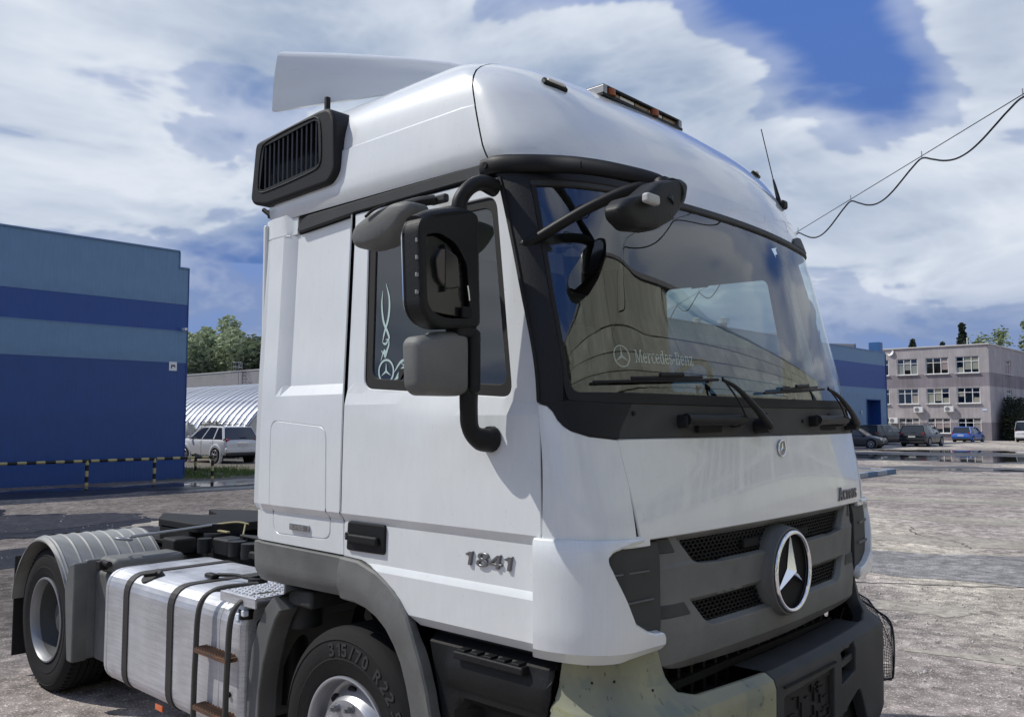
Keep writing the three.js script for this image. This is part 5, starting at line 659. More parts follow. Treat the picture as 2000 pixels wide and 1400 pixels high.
// ================================================================ METAL ARCH HANGAR, low grey block, trees, big bags
{ const H = thing('arch_hangar', 'corrugated metal arch hangar behind the silver estate car', 'hangar', [-76, 0, -26]); // arched ribs stand side by side along x
  const mat = STD({ color: col(.66, .68, .71), map: metalMap, metalness: .8, roughness: .33 }); const prof = [[0, 0], [.05, 0], [.11, .12], [.20, .14], [.42, .14], [.51, .12], [.57, 0], [.62, 0]];
  const rows = prof.map(([d, h]) => { const r = []; for (let i = 0; i <= 28; i++) { const a = i / 28 * Math.PI; r.push([d, Math.sin(a) * (4.15 + h), Math.cos(a) * (6.2 + h)]); } return r; }); const sg = gridGeo(rows, .25);
  for (let i = 0; i < 62; i++) { const m = part('arch_rib', sg, mat, H); m.position.set(i * .62, (hash2(i, 3) - .5) * .03, (hash2(i, 9) - .5) * .04); m.rotation.y = (hash2(i, 5) - .5) * .006; }
  const hole = extr(Array.from({ length: 25 }, (_, i) => [Math.cos(i / 24 * Math.PI) * 6.15, Math.sin(i / 24 * Math.PI) * 4.1]), .1, 0); hole.rotateY(Math.PI / 2); hole.translate(38.3, 0, 0); part('end_wall', hole, mat, H); }
{ const B = thing('grey_block', 'long low grey panel building beyond the arch hangar', 'building', [-74, 0, -42]); const m = STD({ color: col(.30, .305, .315), map: renderMap, roughness: .7 });
  part('wall', boxUV(box(27.6, 7.0, 9, 0, 3.5, -4.5), .2), m, B); part('coping', box(27.7, .12, 9.1, 0, 7.02, -4.5), STD({ color: col(.40), roughness: .6 }), B);
  part('roof_ladder', merge(bar([-2.2, 2, .25], [-2.2, 7.9, .25], .035, 6), bar([-1.5, 2, .25], [-1.5, 7.9, .25], .035, 6), ...Array.from({ length: 18 }, (_, i) => bar([-2.2, 2.2 + i * .32, .25], [-1.5, 2.2 + i * .32, .25], .02, 5)), ...[6.9, 7.4, 7.85].map(y => new THREE.TorusGeometry(.45, .022, 5, 16).rotateX(Math.PI / 2).translate(-1.85, y, .6)), ...[-.4, 0, .4].map(d => bar([-1.85 + d, 6.8, 1.0], [-1.85 + d, 7.9, 1.0], .02, 5))), M.steel, B);
  part('roof_stay', bar([4.2, 7.0, .1], [2.8, 7.7, .1], .04, 6), M.steel, B); }
// ---- trees
function leafCloud(R, n, place, size, tint = 0) { const pos = [], nor = [], colr = []; for (let i = 0; i < n; i++) { const q = place(R); if (!q) continue; const [x, y, z] = q, s = size * (.55 + R() * .9); const a = R() * 6.28, b = Math.acos(2 * R() - 1); const d = V(Math.sin(b) * Math.cos(a), Math.cos(b), Math.sin(b) * Math.sin(a)), e = V(-Math.sin(a), 0, Math.cos(a)), f = d.clone().cross(e); const P = [[-1, -.45], [0, -.8], [1, 0], [0, .8], [-1, .45]].map(([u, v]) => V(x, y, z).addScaledVector(e, u * s).addScaledVector(f, v * s * .7).addScaledVector(d, (u * u) * s * .25)); for (const t of [[0, 1, 2], [0, 2, 3], [0, 3, 4]]) for (const k of t) { pos.push(P[k].x, P[k].y, P[k].z); } const c = .65 + R() * .7; for (let k = 0; k < 9; k++) colr.push(c * (1 + tint), c, c * .9); }
  const g = new THREE.BufferGeometry(); g.setAttribute('position', new THREE.Float32BufferAttribute(pos, 3)); g.setAttribute('color', new THREE.Float32BufferAttribute(colr, 3)); g.computeVertexNormals(); return g; }
const barkMat = STD({ color: col(.09, .075, .06), roughness: .95 }), birchBark = STD({ color: col(.45, .44, .41), roughness: .9 });
const leafMat = (r, g, b, t = 0) => t ? PHY({ color: col(r, g, b), vertexColors: true, roughness: .95, transmission: t, thickness: 0, side: THREE.DoubleSide }) : STD({ color: col(r, g, b), vertexColors: true, roughness: .75, side: THREE.DoubleSide });
const LM = { willow: leafMat(.34, .40, .26, .4), dark: leafMat(.16, .20, .12, .35), birch: leafMat(.20, .25, .12), spruce: leafMat(.028, .045, .028), ivy: leafMat(.025, .035, .018) };
function leafTree(name, label, pos, H, r, seed, mat, n, size, group, bark = barkMat, airy = .5) { const R = rng(seed), T = thing(name, label, 'tree', pos, 0, group); const lumps = []; const k = 16; for (let i = 0; i < k; i++) { const t = .30 + .66 * (i / k) + (R() - .5) * .1, rad = r * Math.sqrt(Math.max(.06, 1 - ((t - .5) / .54) ** 2)) * .72, a = i * 2.4 + R(); lumps.push([Math.cos(a) * rad * (.35 + R() * .65), H * t, Math.sin(a) * rad * (.35 + R() * .65), r * (.26 + R() * .22)]); }
  const limbs = [limb([[0, 0, 0], [R() * .2, H * .25, R() * .2], [R() * .3, H * .55, -R() * .3], [0, H * .9, 0]], [[.035 * H * .5, .035 * H * .5], [.013 * H, .013 * H], [.008 * H, .008 * H], [.002 * H, .002 * H]], 12, 7)]; for (const l of lumps) limbs.push(limb([[0, l[1] * .62, 0], [l[0] * .5, l[1] * .85, l[2] * .5], [l[0], l[1], l[2]]], [[.006 * H, .006 * H], [.004 * H, .004 * H], [.0015 * H, .0015 * H]], 5, 5));
  part('trunk', merge(...limbs), bark, T); part('crown', leafCloud(R, n, R => { const l = lumps[Math.floor(R() * lumps.length)]; let x, y, z, d; do { x = R() * 2 - 1; y = R() * 2 - 1; z = R() * 2 - 1; d = x * x + y * y + z * z; } while (d > 1); const s = Math.pow(d, -.5) * Math.pow(R(), airy); const q = [l[0] + x * s * l[3], l[1] + y * s * l[3] * 1.15, l[2] + z * s * l[3]]; return q; }, size), mat, T); return T; }
function spruce(label, pos, H, r, seed, group, n = 2600) { const R = rng(seed), T = thing('spruce_tree', label, 'tree', pos, 0, group); part('trunk', limb([[0, 0, 0], [0, H * .5, 0], [0, H, 0]], [[.02 * H, .02 * H], [.012 * H, .012 * H], [.002 * H, .002 * H]], 6, 7), barkMat, T); const tiers = 15; part('crown', leafCloud(R, n, R => { const t = Math.pow(R(), .8), ti = (Math.floor((1 - t) * tiers) + R() * .95) / tiers, y = H * (.08 + .92 * ti), rr = r * (1 - ti) * (.35 + .65 * Math.sqrt(R())), a = Math.floor(R() * 9) / 9 * 6.283 + ti * 20 + (R() - .5) * .35; return [Math.cos(a) * rr, y - rr * .45 + (R() - .5) * H * .03, Math.sin(a) * rr]; }, H * .022), LM.spruce, T); return T; }
{ const g = 'trees behind the arch hangar'; leafTree('broadleaf_tree', 'pale green broad tree rising behind the grey block beside the blue hall', [-114, 0, -52.5], 14.4, 6.0, 1, LM.willow, 11000, .30, g, barkMat, .45); leafTree('broadleaf_tree', 'rounded grey-green tree behind the roof ladder of the grey block', [-104, 0, -54], 13.4, 6.0, 2, LM.willow, 11000, .30, g, barkMat, .45); leafTree('broadleaf_tree', 'dark green tree behind the grey block next to the truck cab', [-95, 0, -56], 12.4, 5.0, 3, LM.dark, 9000, .30, g); leafTree('broadleaf_tree', 'tall pale tree top standing up behind the rounded trees', [-118, 0, -62], 17.0, 4.5, 4, LM.willow, 7000, .30, g); leafTree('broadleaf_tree', 'low dark shrubby tree between hall and grey block', [-100, 0, -47.5], 10.0, 5.0, 5, LM.dark, 8000, .30, g); leafTree('broadleaf_tree', 'broad dark tree under the tall pale tree', [-110, 0, -48.5], 11, 5.5, 15, LM.dark, 8000, .30, g); }
{ const g = 'trees behind the office block'; spruce('short spruce tip above the office parapet by the satellite dish', [-29.6, 0, -100], 11.2, 2.2, 6, g); spruce('tallest spruce behind the office roof', [-24.6, 0, -101], 12.6, 2.6, 7, g); spruce('tiny spruce tip over the middle of the office parapet', [-27.0, 0, -102], 10.9, 1.8, 8, g, 1600); leafTree('birch_tree', 'thin airy birch behind the office corner', [-22.0, 0, -103], 12.2, 3.0, 9, LM.birch, 3000, .16, g, birchBark, .9); leafTree('birch_tree', 'fuller yellow-green birch behind the office side wing', [-18.2, 0, -106], 13.6, 3.4, 10, LM.birch, 5200, .18, g, birchBark, .7); leafTree('birch_tree', 'low birch crown along the office side wall', [-14.5, 0, -109], 12.4, 3.2, 11, LM.birch, 4500, .18, g, birchBark, .7); }
{ const g = 'trees across the yard mirrored in the door glass'; spruce('large spruce across the yard mirrored in the door window', [-33, 0, 40], 9.0, 2.8, 12, g); spruce('slender spruce across the yard beside the large one', [-38.5, 0, 41], 6.5, 1.8, 13, g, 1500); for (let i = 0; i < 7; i++) leafTree('broadleaf_tree', 'dark round tree in the row across the yard', [-62 + i * 8.5, 0, 50 + (i % 2) * 3], 5.2 + (i % 3) * .8, 3.4, 40 + i, LM.dark, 2600, .28, 'row of dark trees across the yard'); }
leafTree('willow_tree', 'dark leafy tree beside the concrete factory', [11.5, 0, 10.5], 9.5, 2.2, 61, LM.dark, 5200, .14, undefined);

// ---- big bags behind the estate car
{ const bag = (x, z, h, w, seed, label) => { const R = rng(seed), rows = []; const n = 22; for (let j = 0; j <= 10; j++) { const t = j / 10, r = []; for (let i = 0; i <= n; i++) { const a = i / n * 6.2832, c = Math.cos(a), s = Math.sin(a), sq = Math.pow(Math.abs(c) ** 5 + Math.abs(s) ** 5, -.2); const bul = .82 + .18 * Math.sin(Math.PI * clamp(t * 1.05)); const k = w / 2 * sq * bul * (1 + (fbm(a * 2 + seed, t * 5, 3) - .5) * .14) * (t > .85 ? 1 - (t - .85) * 2.6 : 1); r.push([c * k, h * t + (t > .8 ? (fbm(i * .8 + seed, 2, 2) - .5) * .12 : 0), s * k]); } rows.push(r); } const g = gridGeo(rows, .9, true); const T = thing('bulk_bag', label, 'bag', [x, 0, z], R() * .5, 'bulk bags behind the estate car'); part('sack', g, STD({ color: col(.66, .65, .62), map: clothMap, roughness: .9 }), T); part('neck', limb([[0, h * .93, 0], [.05, h * 1.04, .02], [.14, h * 1.06, .08]], [[.16, .16], [.08, .07], [.1, .04]], 6, 8), STD({ color: col(.6, .56, .46), roughness: .9 }), T); };
  bag(-39.9, -18.2, 1.75, .85, 1, 'white bulk bag tightest to the blue hall corner'); bag(-39.6, -18.5, 1.40, .80, 2, 'low grey-white bulk bag between two taller bags'); bag(-39.4, -19.1, 1.85, .95, 3, 'tall creased bulk bag beside the low one'); bag(-38.3, -18.9, 1.78, .85, 4, 'tall bulk bag directly above the estate car bonnet'); }
// ---- cars
const carGlass = PHY({ color: col(.014, .018, .02), roughness: .04, clearcoat: 1 });
const carPaint = (r, g, b) => PHY({ color: col(r, g, b), roughness: .38, metalness: .25, clearcoat: .55, clearcoatRoughness: .08 });
const tailRed = PHY({ color: col(.32, .012, .012), roughness: .15, clearcoat: 1 }), plateMat = STD({ color: col(.55), roughness: .5 });
const plateFont = STD({ color: col(.03), roughness: .6 });
function car(name, label, pos, turn, o, group) { // local: x forward, z right
  const T = thing(name, label, 'car', pos, turn, group), { L, W, H, wb, wr, belt, hood, boot, paint, wheelMat = M.wheelSilver, sill = .24, cladding = false, ws = .30, rearIn = .12, frontIn = .75, nose = 1, flare = 0 } = o; const h = L / 2, w = W / 2;
  // x stations of the lower body: deck height and half width
  const st = [[-h, belt * .80, w * .80, sill + .18], [-h + .04, belt * .92, w * .90, sill + .10], [-h + .16, boot ? belt : belt * .99, w * .97, sill + .03], [-h + .6, belt, w, sill], [0, belt, w, sill], [h - hood - .1, belt, w, sill], [h - hood + .1, belt * .985, w, sill], [h - .55, Math.min(belt, belt * .90 * nose), w * .985, sill], [h - .20, belt * .80 * nose, w * .93, sill + .02], [h - .05, belt * .66 * nose, w * .82, sill + .08], [h, belt * .58 * nose, w * .70, sill + .16]];
  const rows = st.map(([x, y, ww, yb]) => { const m = lerp(yb, y, .62); const hf = [[ww * .86, yb], [ww * .97, yb + .05], [ww, lerp(yb, y, .30)], [ww * 1.0, m], [ww * .985, y - .10], [ww * .93, y - .03], [ww * .80, y], [0, y + .03]]; const r = hf.map(p => [x, p[1], p[0]]); for (let i = hf.length - 2; i >= 0; i--) r.push([x, hf[i][1], -hf[i][0]]); return r; });
  const cap = (r, f) => { const c = [r[0][0], (r[0][1] + r[7][1]) / 2, 0], P = []; for (let i = 0; i + 1 < r.length; i++) { const q = f ? [c, r[i], r[i + 1]] : [c, r[i + 1], r[i]]; q.forEach(p => P.push(...p)); } const g = new THREE.BufferGeometry(); g.setAttribute('position', new THREE.Float32BufferAttribute(P, 3)); g.computeVertexNormals(); return clean(g); };
  const body = part('body', merge(gridGeo(rows, .6, true), cap(rows[0], true), cap(rows[rows.length - 1], false)), paint, T);
  part('underbody', box(L * .86, .16, W * .84, 0, sill, 0, .03), M.hole, T);
  // greenhouse of glass
  const x0 = -h + rearIn, x1 = h - hood - .02, xr0 = x0 + ws, xr1 = x1 - frontIn, wt = w * .76, wbt = w * .95; const y0 = belt - .02, y1 = H - .05;
  const ring = (xa, xb, y, ww) => [[xa, y, ww * .92], [lerp(xa, xb, .06), y, ww], [lerp(xa, xb, .5), y + (y > belt + .2 ? .02 : 0), ww], [lerp(xa, xb, .94), y, ww], [xb, y, ww * .90], [xb + .03, y, 0], [xb, y, -ww * .90], [lerp(xa, xb, .94), y, -ww], [lerp(xa, xb, .5), y + (y > belt + .2 ? .02 : 0), -ww], [lerp(xa, xb, .06), y, -ww], [xa, y, -ww * .92], [xa - .02, y, 0], [xa, y, ww * .92]];
  part('glasshouse', gridGeo([ring(x0, x1, y0, wbt), ring(lerp(x0, xr0, .5), lerp(x1, xr1, .5), lerp(y0, y1, .5), lerp(wbt, wt, .45)), ring(xr0, xr1, y1, wt)], .5, false), carGlass, T);
  const roofR = [ring(xr0 - .03, xr1 + .03, y1 - .005, wt + .012), ring(xr0, xr1, y1 + .03, wt * .96), ring(xr0 + .15, xr1 - .15, H, wt * .7)]; const top = roofR[2], P = []; for (let i = 0; i + 1 < top.length; i++) P.push((xr0 + xr1) / 2, H + .012, 0, ...top[i + 1], ...top[i]); const tg = new THREE.BufferGeometry(); tg.setAttribute('position', new THREE.Float32BufferAttribute(P, 3)); tg.computeVertexNormals();
  part('roof', merge(gridGeo(roofR, .7), clean(tg)), paint, T);
  const pil = (xb, xt, wd, s) => beam([xb, y0, s * wbt * .995], [xt, y1, s * wt * 1.01], .03, wd, [1, 0, 0]);
  for (const s of [1, -1]) { part('pillar', merge(pil(x1 - .06, xr1 - .02, .07, s), pil(x0 + .10, xr0 + .06, .16, s), pil(lerp(x0, x1, .30), lerp(xr0, xr1, .24), .09, s), pil(lerp(x0, x1, .62), lerp(xr0, xr1, .60), .06, s)), paint, T);
    part('door_mirror', box(.14, .11, .16, x1 - .28, belt + .06, s * (w + .08), .03), paint, T);
    part('door_seam', merge(...[.30, .62].map(t => box(.008, belt - sill - .14, .006, lerp(x0, x1, t), lerp(sill, belt, .52), s * (w + .001)))), M.hole, T);
    part('door_handle', merge(...[.36, .66].map(t => box(.14, .022, .03, lerp(x0, x1, t), belt - .17, s * (w * .99), .008))), paint, T);
    part('tail_lamp', box(.10, .34, .17, -h + .10, belt * .86, s * w * .80, .03), tailRed, T); part('headlamp', box(.22, .12, .30, h - .20, belt * .70, s * w * .68, .03), M.clearLens, T);
    if (cladding) part('sill_cladding', box(wb - .5, .10, .05, 0, sill + .06, s * w * .985, .02), M.greyDark, T);
    if (o.rails) part('roof_rail', merge(tube([[xr0 + .15, H - .02, s * wt * .9], [xr0 + .3, H + .06, s * wt * .9], [xr1 - .3, H + .06, s * wt * .9], [xr1 - .1, H - .02, s * wt * .9]], .018, 20, 6)), M.greyDark, T); }
  for (const x of [wb / 2 + .05, -wb / 2 + .05]) for (const s of [1, -1]) { part('arch', latheZ([[wr + .12 + flare, -.06], [wr + .09 + flare, .004], [wr + .055, .016], [wr + .03, .010], [wr + .02, -.02], [.05, -.02]], 28, 0, 0, 0).rotateY(s > 0 ? 0 : Math.PI).translate(x, wr + .02, s * (w * .995)), cladding ? M.greyDark : paint, T);
    part('arch_liner', cyl(wr + .025, wr + .025, .02, x, wr + .02, s * (w * .985), 'z', 28), M.hole, T); const wg = new THREE.Group(); wg.name = 'wheel'; wg.position.set(x, wr, s * (w - .075)); if (s < 0) wg.rotation.y = Math.PI; T.add(wg); part('tyre', latheZ([[wr * .62, .0], [wr * .68, .10], [wr * .92, .11], [wr, .085], [wr, -.1], [wr * .6, -.11]], 28, 0, 0, 0), M.tyre, wg); const sp = []; for (let i = 0; i < 5; i++) sp.push(rot(box(wr * .16, wr * .58, .03, 0, wr * .34, .075, .01), 0, 0, i * 1.2566)); sp.push(cyl(wr * .16, wr * .16, .04, 0, 0, .075, 'z', 14), new THREE.TorusGeometry(wr * .645, .018, 6, 28).translate(0, 0, .09)); part('rim', merge(...sp), wheelMat, wg); part('brake', cyl(wr * .62, wr * .62, .02, 0, 0, .0, 'z', 24), M.hole, wg); }
  part('rear_bumper', box(.22, .24, W * .94, -h + .09, sill + .26, 0, .06, 3), o.bumper || paint, T); part('rear_valance', box(.20, .16, W * .86, -h + .10, sill + .10, 0, .04), M.greyDark, T); part('front_bumper', box(.20, .22, W * .86, h - .12, sill + .24, 0, .06, 3), o.bumper || paint, T);
  part('number_plate', box(.012, .11, .50, -h - .012, belt * .74, 0, .003), plateMat, T); if (o.badge) part('plate_garnish', box(.03, .05, .62, -h + .0, belt * .84, 0, .01), M.chrome, T);
  part('rear_wiper', box(.02, .02, .36, x0 + .005, belt + .05, .08), M.black, T); return T; }
car('estate_car', 'silver off-road estate car with roof rails parked behind the striped barrier', [-34.9, 0, -17.2], Math.PI + .05, { L: 4.15, W: 1.84, H: 1.69, wb: 2.62, wr: .37, belt: 1.13, hood: .95, nose: 1.12, flare: .05, paint: carPaint(.60, .61, .62), cladding: false, rails: true, badge: true, sill: .34, rearIn: .10, ws: .34, frontIn: .80 });
solo('roof_rack', merge(...[-.35, 0, .35].map(z => bar([-.6, .05, z], [.6, .05, z], .025, 6)), ...[-.5, 0, .5].map(x => bar([x, .05, -.4], [x, .05, .4], .025, 6)), bar([-.6, .16, -.4], [.6, .16, -.4], .02, 6), bar([-.6, .16, .4], [.6, .16, .4], .02, 6), ...[-.5, .5].map(x => bar([x, 0, .4], [x, .16, .4], .02, 6))), M.black, 'black tubular rack carried on top of the silver estate car', 'roof rack', undefined, [-35.4, 1.725, -17.3], .3);
{ const gp = 'cars parked by the office block', blk = carPaint(.012, .013, .014); car('parked_car', 'black off-road car with red tail lamps parked before the office', [-18.2, 0, -65.4], Math.PI / 2, { L: 4.7, W: 1.92, H: 1.60, wb: 2.85, wr: .36, belt: 1.0, hood: 1.15, paint: blk, sill: .26, rails: true, frontIn: .7 }, gp); car('parked_car', 'dark estate car beside the doorway of the far blue hall', [-21.9, 0, -68.0], Math.PI / 2 - .25, { L: 4.7, W: 1.9, H: 1.58, wb: 2.8, wr: .36, belt: 1.0, hood: 1.1, paint: carPaint(.02, .023, .026), sill: .26 }, gp); car('parked_car', 'dark grey hatchback half hidden by the truck nose', [-20.4, 0, -57.8], .12, { L: 4.2, W: 1.75, H: 1.42, wb: 2.55, wr: .31, belt: .88, hood: 1.0, paint: carPaint(.05, .052, .058), sill: .2 }, gp); car('parked_car', 'small bright blue hatchback below the office windows', [-19.3, 0, -81.6], Math.PI / 2 - .05, { L: 3.9, W: 1.66, H: 1.36, wb: 2.5, wr: .29, belt: .80, hood: .85, paint: carPaint(.03, .11, .42), sill: .2 }, gp); car('parked_van', 'white van standing by the office hedge', [-15.1, 0, -85.2], Math.PI / 2, { L: 4.2, W: 1.75, H: 1.85, wb: 2.7, wr: .31, belt: 1.05, hood: .9, paint: carPaint(.72, .72, .72), sill: .22, rearIn: .04, ws: .08 }, gp); }

// ================================================================ FAR BLUE HALL
{ const B = thing('far_blue_hall', 'blue hall with a dark doorway beside the grey office block', 'building', [-24, 0, 0]); const z0 = -31, z1 = -74.85, dz0 = -70.05, dz1 = -73.45, dh = 3.76;
  part('wall_panel', wallX(0, z0, dz0, 0, 4.69), BL.light, B); part('wall_panel', wallX(0, dz1, z1, 0, 4.69), BL.light, B); part('wall_panel', wallX(0, dz0, dz1, dh, 4.69), BL.light, B); part('wall_panel', wallX(0, z0, z1, 4.69, 6.74), BL.dark, B); part('wall_panel', wallX(0, z0, z1, 6.74, 7.88), BL.light, B);
  part('coping', box(.2, .06, 43.9, -.06, 7.91, -52.9), BL.trim, B); part('corner_flashing', box(.5, 7.8, .06, -.2, 3.9, -74.88), BL.dark, B);
  const d = part('doorway', merge(box(.06, dh, 3.4, -.9, dh / 2, -71.75)), clad(.012, .045, .20), B); part('door_reveal', merge(box(.9, dh, .08, -.45, dh / 2, dz0 - .04), box(.9, dh, .08, -.45, dh / 2, dz1 + .04), box(.9, .08, 3.4, -.45, dh - .04, -71.75)), BL.dark, B); part('door_leaf', box(.08, 3.6, 1.2, -.75, 1.8, -70.75, .01), BL.dark, d); part('door_frame', box(.04, 3.76, .06, .02, 1.88, dz0), BL.trim, B);
  const w = part('window', box(.05, 1.3, 1.5, .01, 2.2, -65.9), STD({ color: col(.5, .55, .6), roughness: .2 }), B); part('frame', merge(box(.08, 1.4, .07, .03, 2.2, -66.7), box(.08, 1.4, .07, .03, 2.2, -65.15), box(.08, .07, 1.6, .03, 2.88, -65.9), box(.08, .07, 1.6, .03, 1.52, -65.9)), STD({ color: col(.75), roughness: .5 }), w);
  part('alarm_box', box(.08, .28, .16, .05, 2.6, -68.8, .02), STD({ color: col(.6), roughness: .5 }), B);
  const conc = STD({ color: col(.44, .43, .41), map: renderMap, roughness: .8 }); for (const [z, l, h] of [[-62.2, 5.8, 1.35], [-70.0, 5.4, .75]]) { const s = part('roof_skylight', extr([[-l / 2, 0], [l / 2, 0], [l / 2, h], [-l / 2, h * .62]], 2.4, 0).rotateY(Math.PI / 2).translate(-4.2, 7.9, z), conc, B); part('skylight_trim', box(.08, h + .1, .12, -1.76, 7.9 + h / 2, z - l / 2 + .06), BL.light, s); }
  part('roof_box', box(.9, .95, .9, -.6, 8.35, -74.3, .02), STD({ color: col(.06, .16, .36), metalness: .4, roughness: .3 }), B);
  for (const [z, y, r] of [[-42.5, 1.0, .55], [-50.8, .7, .42], [-47.2, .5, .3], [-61, 1.1, .35]]) { const v = part('roof_vent', merge(cyl(r * .55, r * .55, 1.3 * y, -2.6, 7.9 + .65 * y, z, 'y', 16)), M.steel, B); part('vent_cap', merge(cyl(r, r, .5 * y, -2.6, 7.9 + 1.45 * y, z, 'y', 18), cyl(r * .4, r * 1.05, .12, -2.6, 7.9 + 1.78 * y, z, 'y', 18)), M.alu, v); }
  part('roof', box(11, .1, 43.6, -5.8, 7.8, -52.9), conc, B); }
// ================================================================ OFFICE BLOCK
{ const facadeTex = tex(256, 1024, (u, v, i, j) => { const y = v * 10, m = fbm(u * 6, v * 12, 5), st = fbm(u * 40, v * 4 + 2, 3), h = hash2(i, j); const dk = (y > 5.15 && y < 6.45) || y < 1.72; const k = .94 + (m - .5) * .16 + (st - .5) * .12 + (h - .5) * .05; return dk ? [.555 * k, .525 * k, .545 * k] : [.70 * k, .675 * k, .675 * k]; });
  const wm = STD({ map: facadeTex, roughness: .9 }), white = STD({ color: col(.74, .74, .72), roughness: .5 }), og = PHY({ color: col(.72, .78, .80), transmission: 1, thickness: 0, roughness: 0, ior: 1.7 });
  const B = thing('office_block', 'three storey grey rendered office block with white framed windows', 'building', [0, 0, 0]); const ZF = -86.47, XE = -18.55;
  const cols = [[-29.7, -27.72], [-26.92, -24.94], [-24.2, -22.1], [-21.45, -19.40]], rws = [[.69, 2.17], [3.55, 5.08], [6.45, 8.08]]; const holes = []; for (const [a, b] of cols) for (const [c, d] of rws) holes.push([[a, c], [b, c], [b, d], [a, d]]);
  const uvy = g => { g = clean(g); const p = g.attributes.position, u = g.attributes.uv; for (let i = 0; i < p.count; i++) u.setXY(i, (p.getX(i) + p.getZ(i)) / 5, p.getY(i) / 10); return g; };
  part('wall', uvy(extr([[-38, 0], [XE, 0], [XE, 9.1], [-38, 9.1]], .3, 0, holes).translate(0, 0, ZF - .3)), wm, B);
  const sc = [[-92.7, -94.7]], srw = [[3.6, 5.0], [6.5, 7.98]], sh = []; for (const [a, b] of sc) for (const [c, d] of srw) sh.push([[-a, c], [-b, c], [-b, d], [-a, d]]);
  const sd = extr([[86.78, 0], [118, 0], [118, 9.1], [86.78, 9.1]], .3, 0, sh); sd.rotateY(Math.PI / 2); part('wall', uvy(sd.translate(XE - .3, 0, 0)), wm, B);
  part('coping', merge(box(19.7, .10, .45, -28.3, 9.15, ZF - .1), box(.45, .10, 31.5, XE - .12, 9.148, -102)), STD({ color: col(.62, .6, .58), roughness: .6 }), B); part('roof', box(19.0, .1, 31, -28.4, 8.8, -102.2), wm, B);
  const inner = STD({ color: col(.42, .42, .40), roughness: .9 }); part('interior_wall', box(19, 8.6, .1, -28.4, 4.4, ZF - 4.6), inner, B); part('interior_wall', box(.1, 8.6, 26, XE - 4.4, 4.4, -104), inner, B); for (const y of [.05, 2.9, 5.85]) part('interior_floor', box(19, .2, 31, -28.4, y, ZF - 15.9), inner, B); for (const x of [-30.2, -27.3, -24.55, -21.8]) part('partition', box(.12, 8.5, 4.2, x, 4.3, ZF - 2.45), inner, B);
  const win = (a, b, c, d, k, onSide) => { const cx = (a + b) / 2, cy = (c + d) / 2, w = Math.abs(b - a), h = d - c; const grp = new THREE.Group(); grp.name = 'window'; B.add(grp); if (onSide) { grp.position.set(XE - .14, cy, cx); grp.rotation.y = Math.PI / 2; } else grp.position.set(cx, cy, ZF - .14);
    part('pane', box(w, h, .012, 0, 0, -.02), og, grp); const f = [box(w, .07, .07, 0, h / 2 - .035, .02), box(w, .07, .07, 0, -h / 2 + .035, .02), box(.07, h - .14, .07, -w / 2 + .035, 0, .02), box(.07, h - .14, .07, w / 2 - .035, 0, .02)]; const nv = onSide ? 1 : 2; for (let i = 1; i <= nv; i++) f.push(box(.065, h - .14, .06, -w / 2 + w * i / (nv + 1), 0, .02)); f.push(box(w - .14, .055, .055, 0, h * .19, .021)); part('frame', merge(...f), white, grp); part('sill', box(w + .14, .05, .30, 0, -h / 2 - .02, .16), white, grp);
    const R = rng(900 + k); const bl = []; for (let i = 0; i < 3; i++) if (R() < .62) { const hh = h * (.25 + R() * .6); bl.push(box(w / 3 - .09, hh, .006, -w / 2 + w * (i + .5) / 3, -h / 2 + .08 + hh / 2 + (R() < .4 ? h * .55 - hh * .55 : 0), -.008)); } if (bl.length) part('curtain', merge(...bl), STD({ color: col(.20 + R() * .12, .21 + R() * .1, .23), roughness: .9 }), grp); };
  let k = 0; for (const [a, b] of cols) for (const [c, d] of rws) win(a, b, c, d, k++, false); for (const [a, b] of sc) for (const [c, d] of srw) win(a, b, c, d, k++, true);
  const ac = (x, y, lab) => { const t = thing('air_conditioner', lab, 'air conditioner', [x, y, ZF + .24], 0, 'air conditioners on the office wall'); part('case', box(.85, .56, .30, 0, 0, 0, .03), white, t); part('fan_grille', merge(new THREE.TorusGeometry(.2, .012, 5, 20).translate(-.12, 0, .155), cyl(.19, .19, .01, -.12, 0, .151, 'z', 20)), M.steel, t); part('bracket', merge(box(.04, .04, .45, -.3, -.30, -.02), box(.04, .04, .45, .3, -.30, -.02), box(.04, .36, .03, -.3, -.14, -.225), box(.04, .36, .03, .3, -.14, -.225)), M.steel, t); };
  ac(-24.9, 2.98, 'white air conditioner under the second window column of the office'); ac(-22.1, 3.02, 'white air conditioner under the third window column of the office'); ac(-27.3, 1.92, 'air conditioner with round fan beside the ground floor office window');
  const dish = thing('satellite_dish', 'white satellite dish on the office parapet beside the blue hall', 'dish', [-27.6, 8.9, ZF + .45]); part('bowl', rot(new THREE.SphereGeometry(.62, 20, 8, 0, Math.PI * 2, 0, .62).rotateX(-Math.PI / 2).scale(1, 1, .8), -.25, -.3, 0), white, dish); part('arm', merge(bar([0, 0, -.5], [0, -.3, -.42], .03, 6), bar([0, -.2, -.35], [.05, -.1, .2], .015, 6)), M.steel, dish);
  const pl = thing('number_sign', 'small pale blue number plate at the office corner', 'sign', [-19.05, 2.93, ZF + .012]); part('plate', box(.42, .22, .02, 0, 0, 0, .004), STD({ color: col(.62, .68, .78), roughness: .5 }), pl); part('plate_border', merge(box(.40, .015, .006, 0, .095, .011), box(.40, .015, .006, 0, -.095, .011)), STD({ color: col(.05, .12, .35), roughness: .5 }), pl);
  part('roof_aerial', bar([-20.5, 9.1, ZF - .6], [-20.5, 9.9, ZF - .6], .05, 6), white, B); part('porch_roof', box(2.6, .25, 3.4, XE + 1.3, 2.6, -98.5, .04), white, B); part('porch_wall', merge(box(1.6, 2.2, .12, XE + .8, 1.1, -98.0)), STD({ color: col(.4, .4, .41), roughness: .8 }), B); }
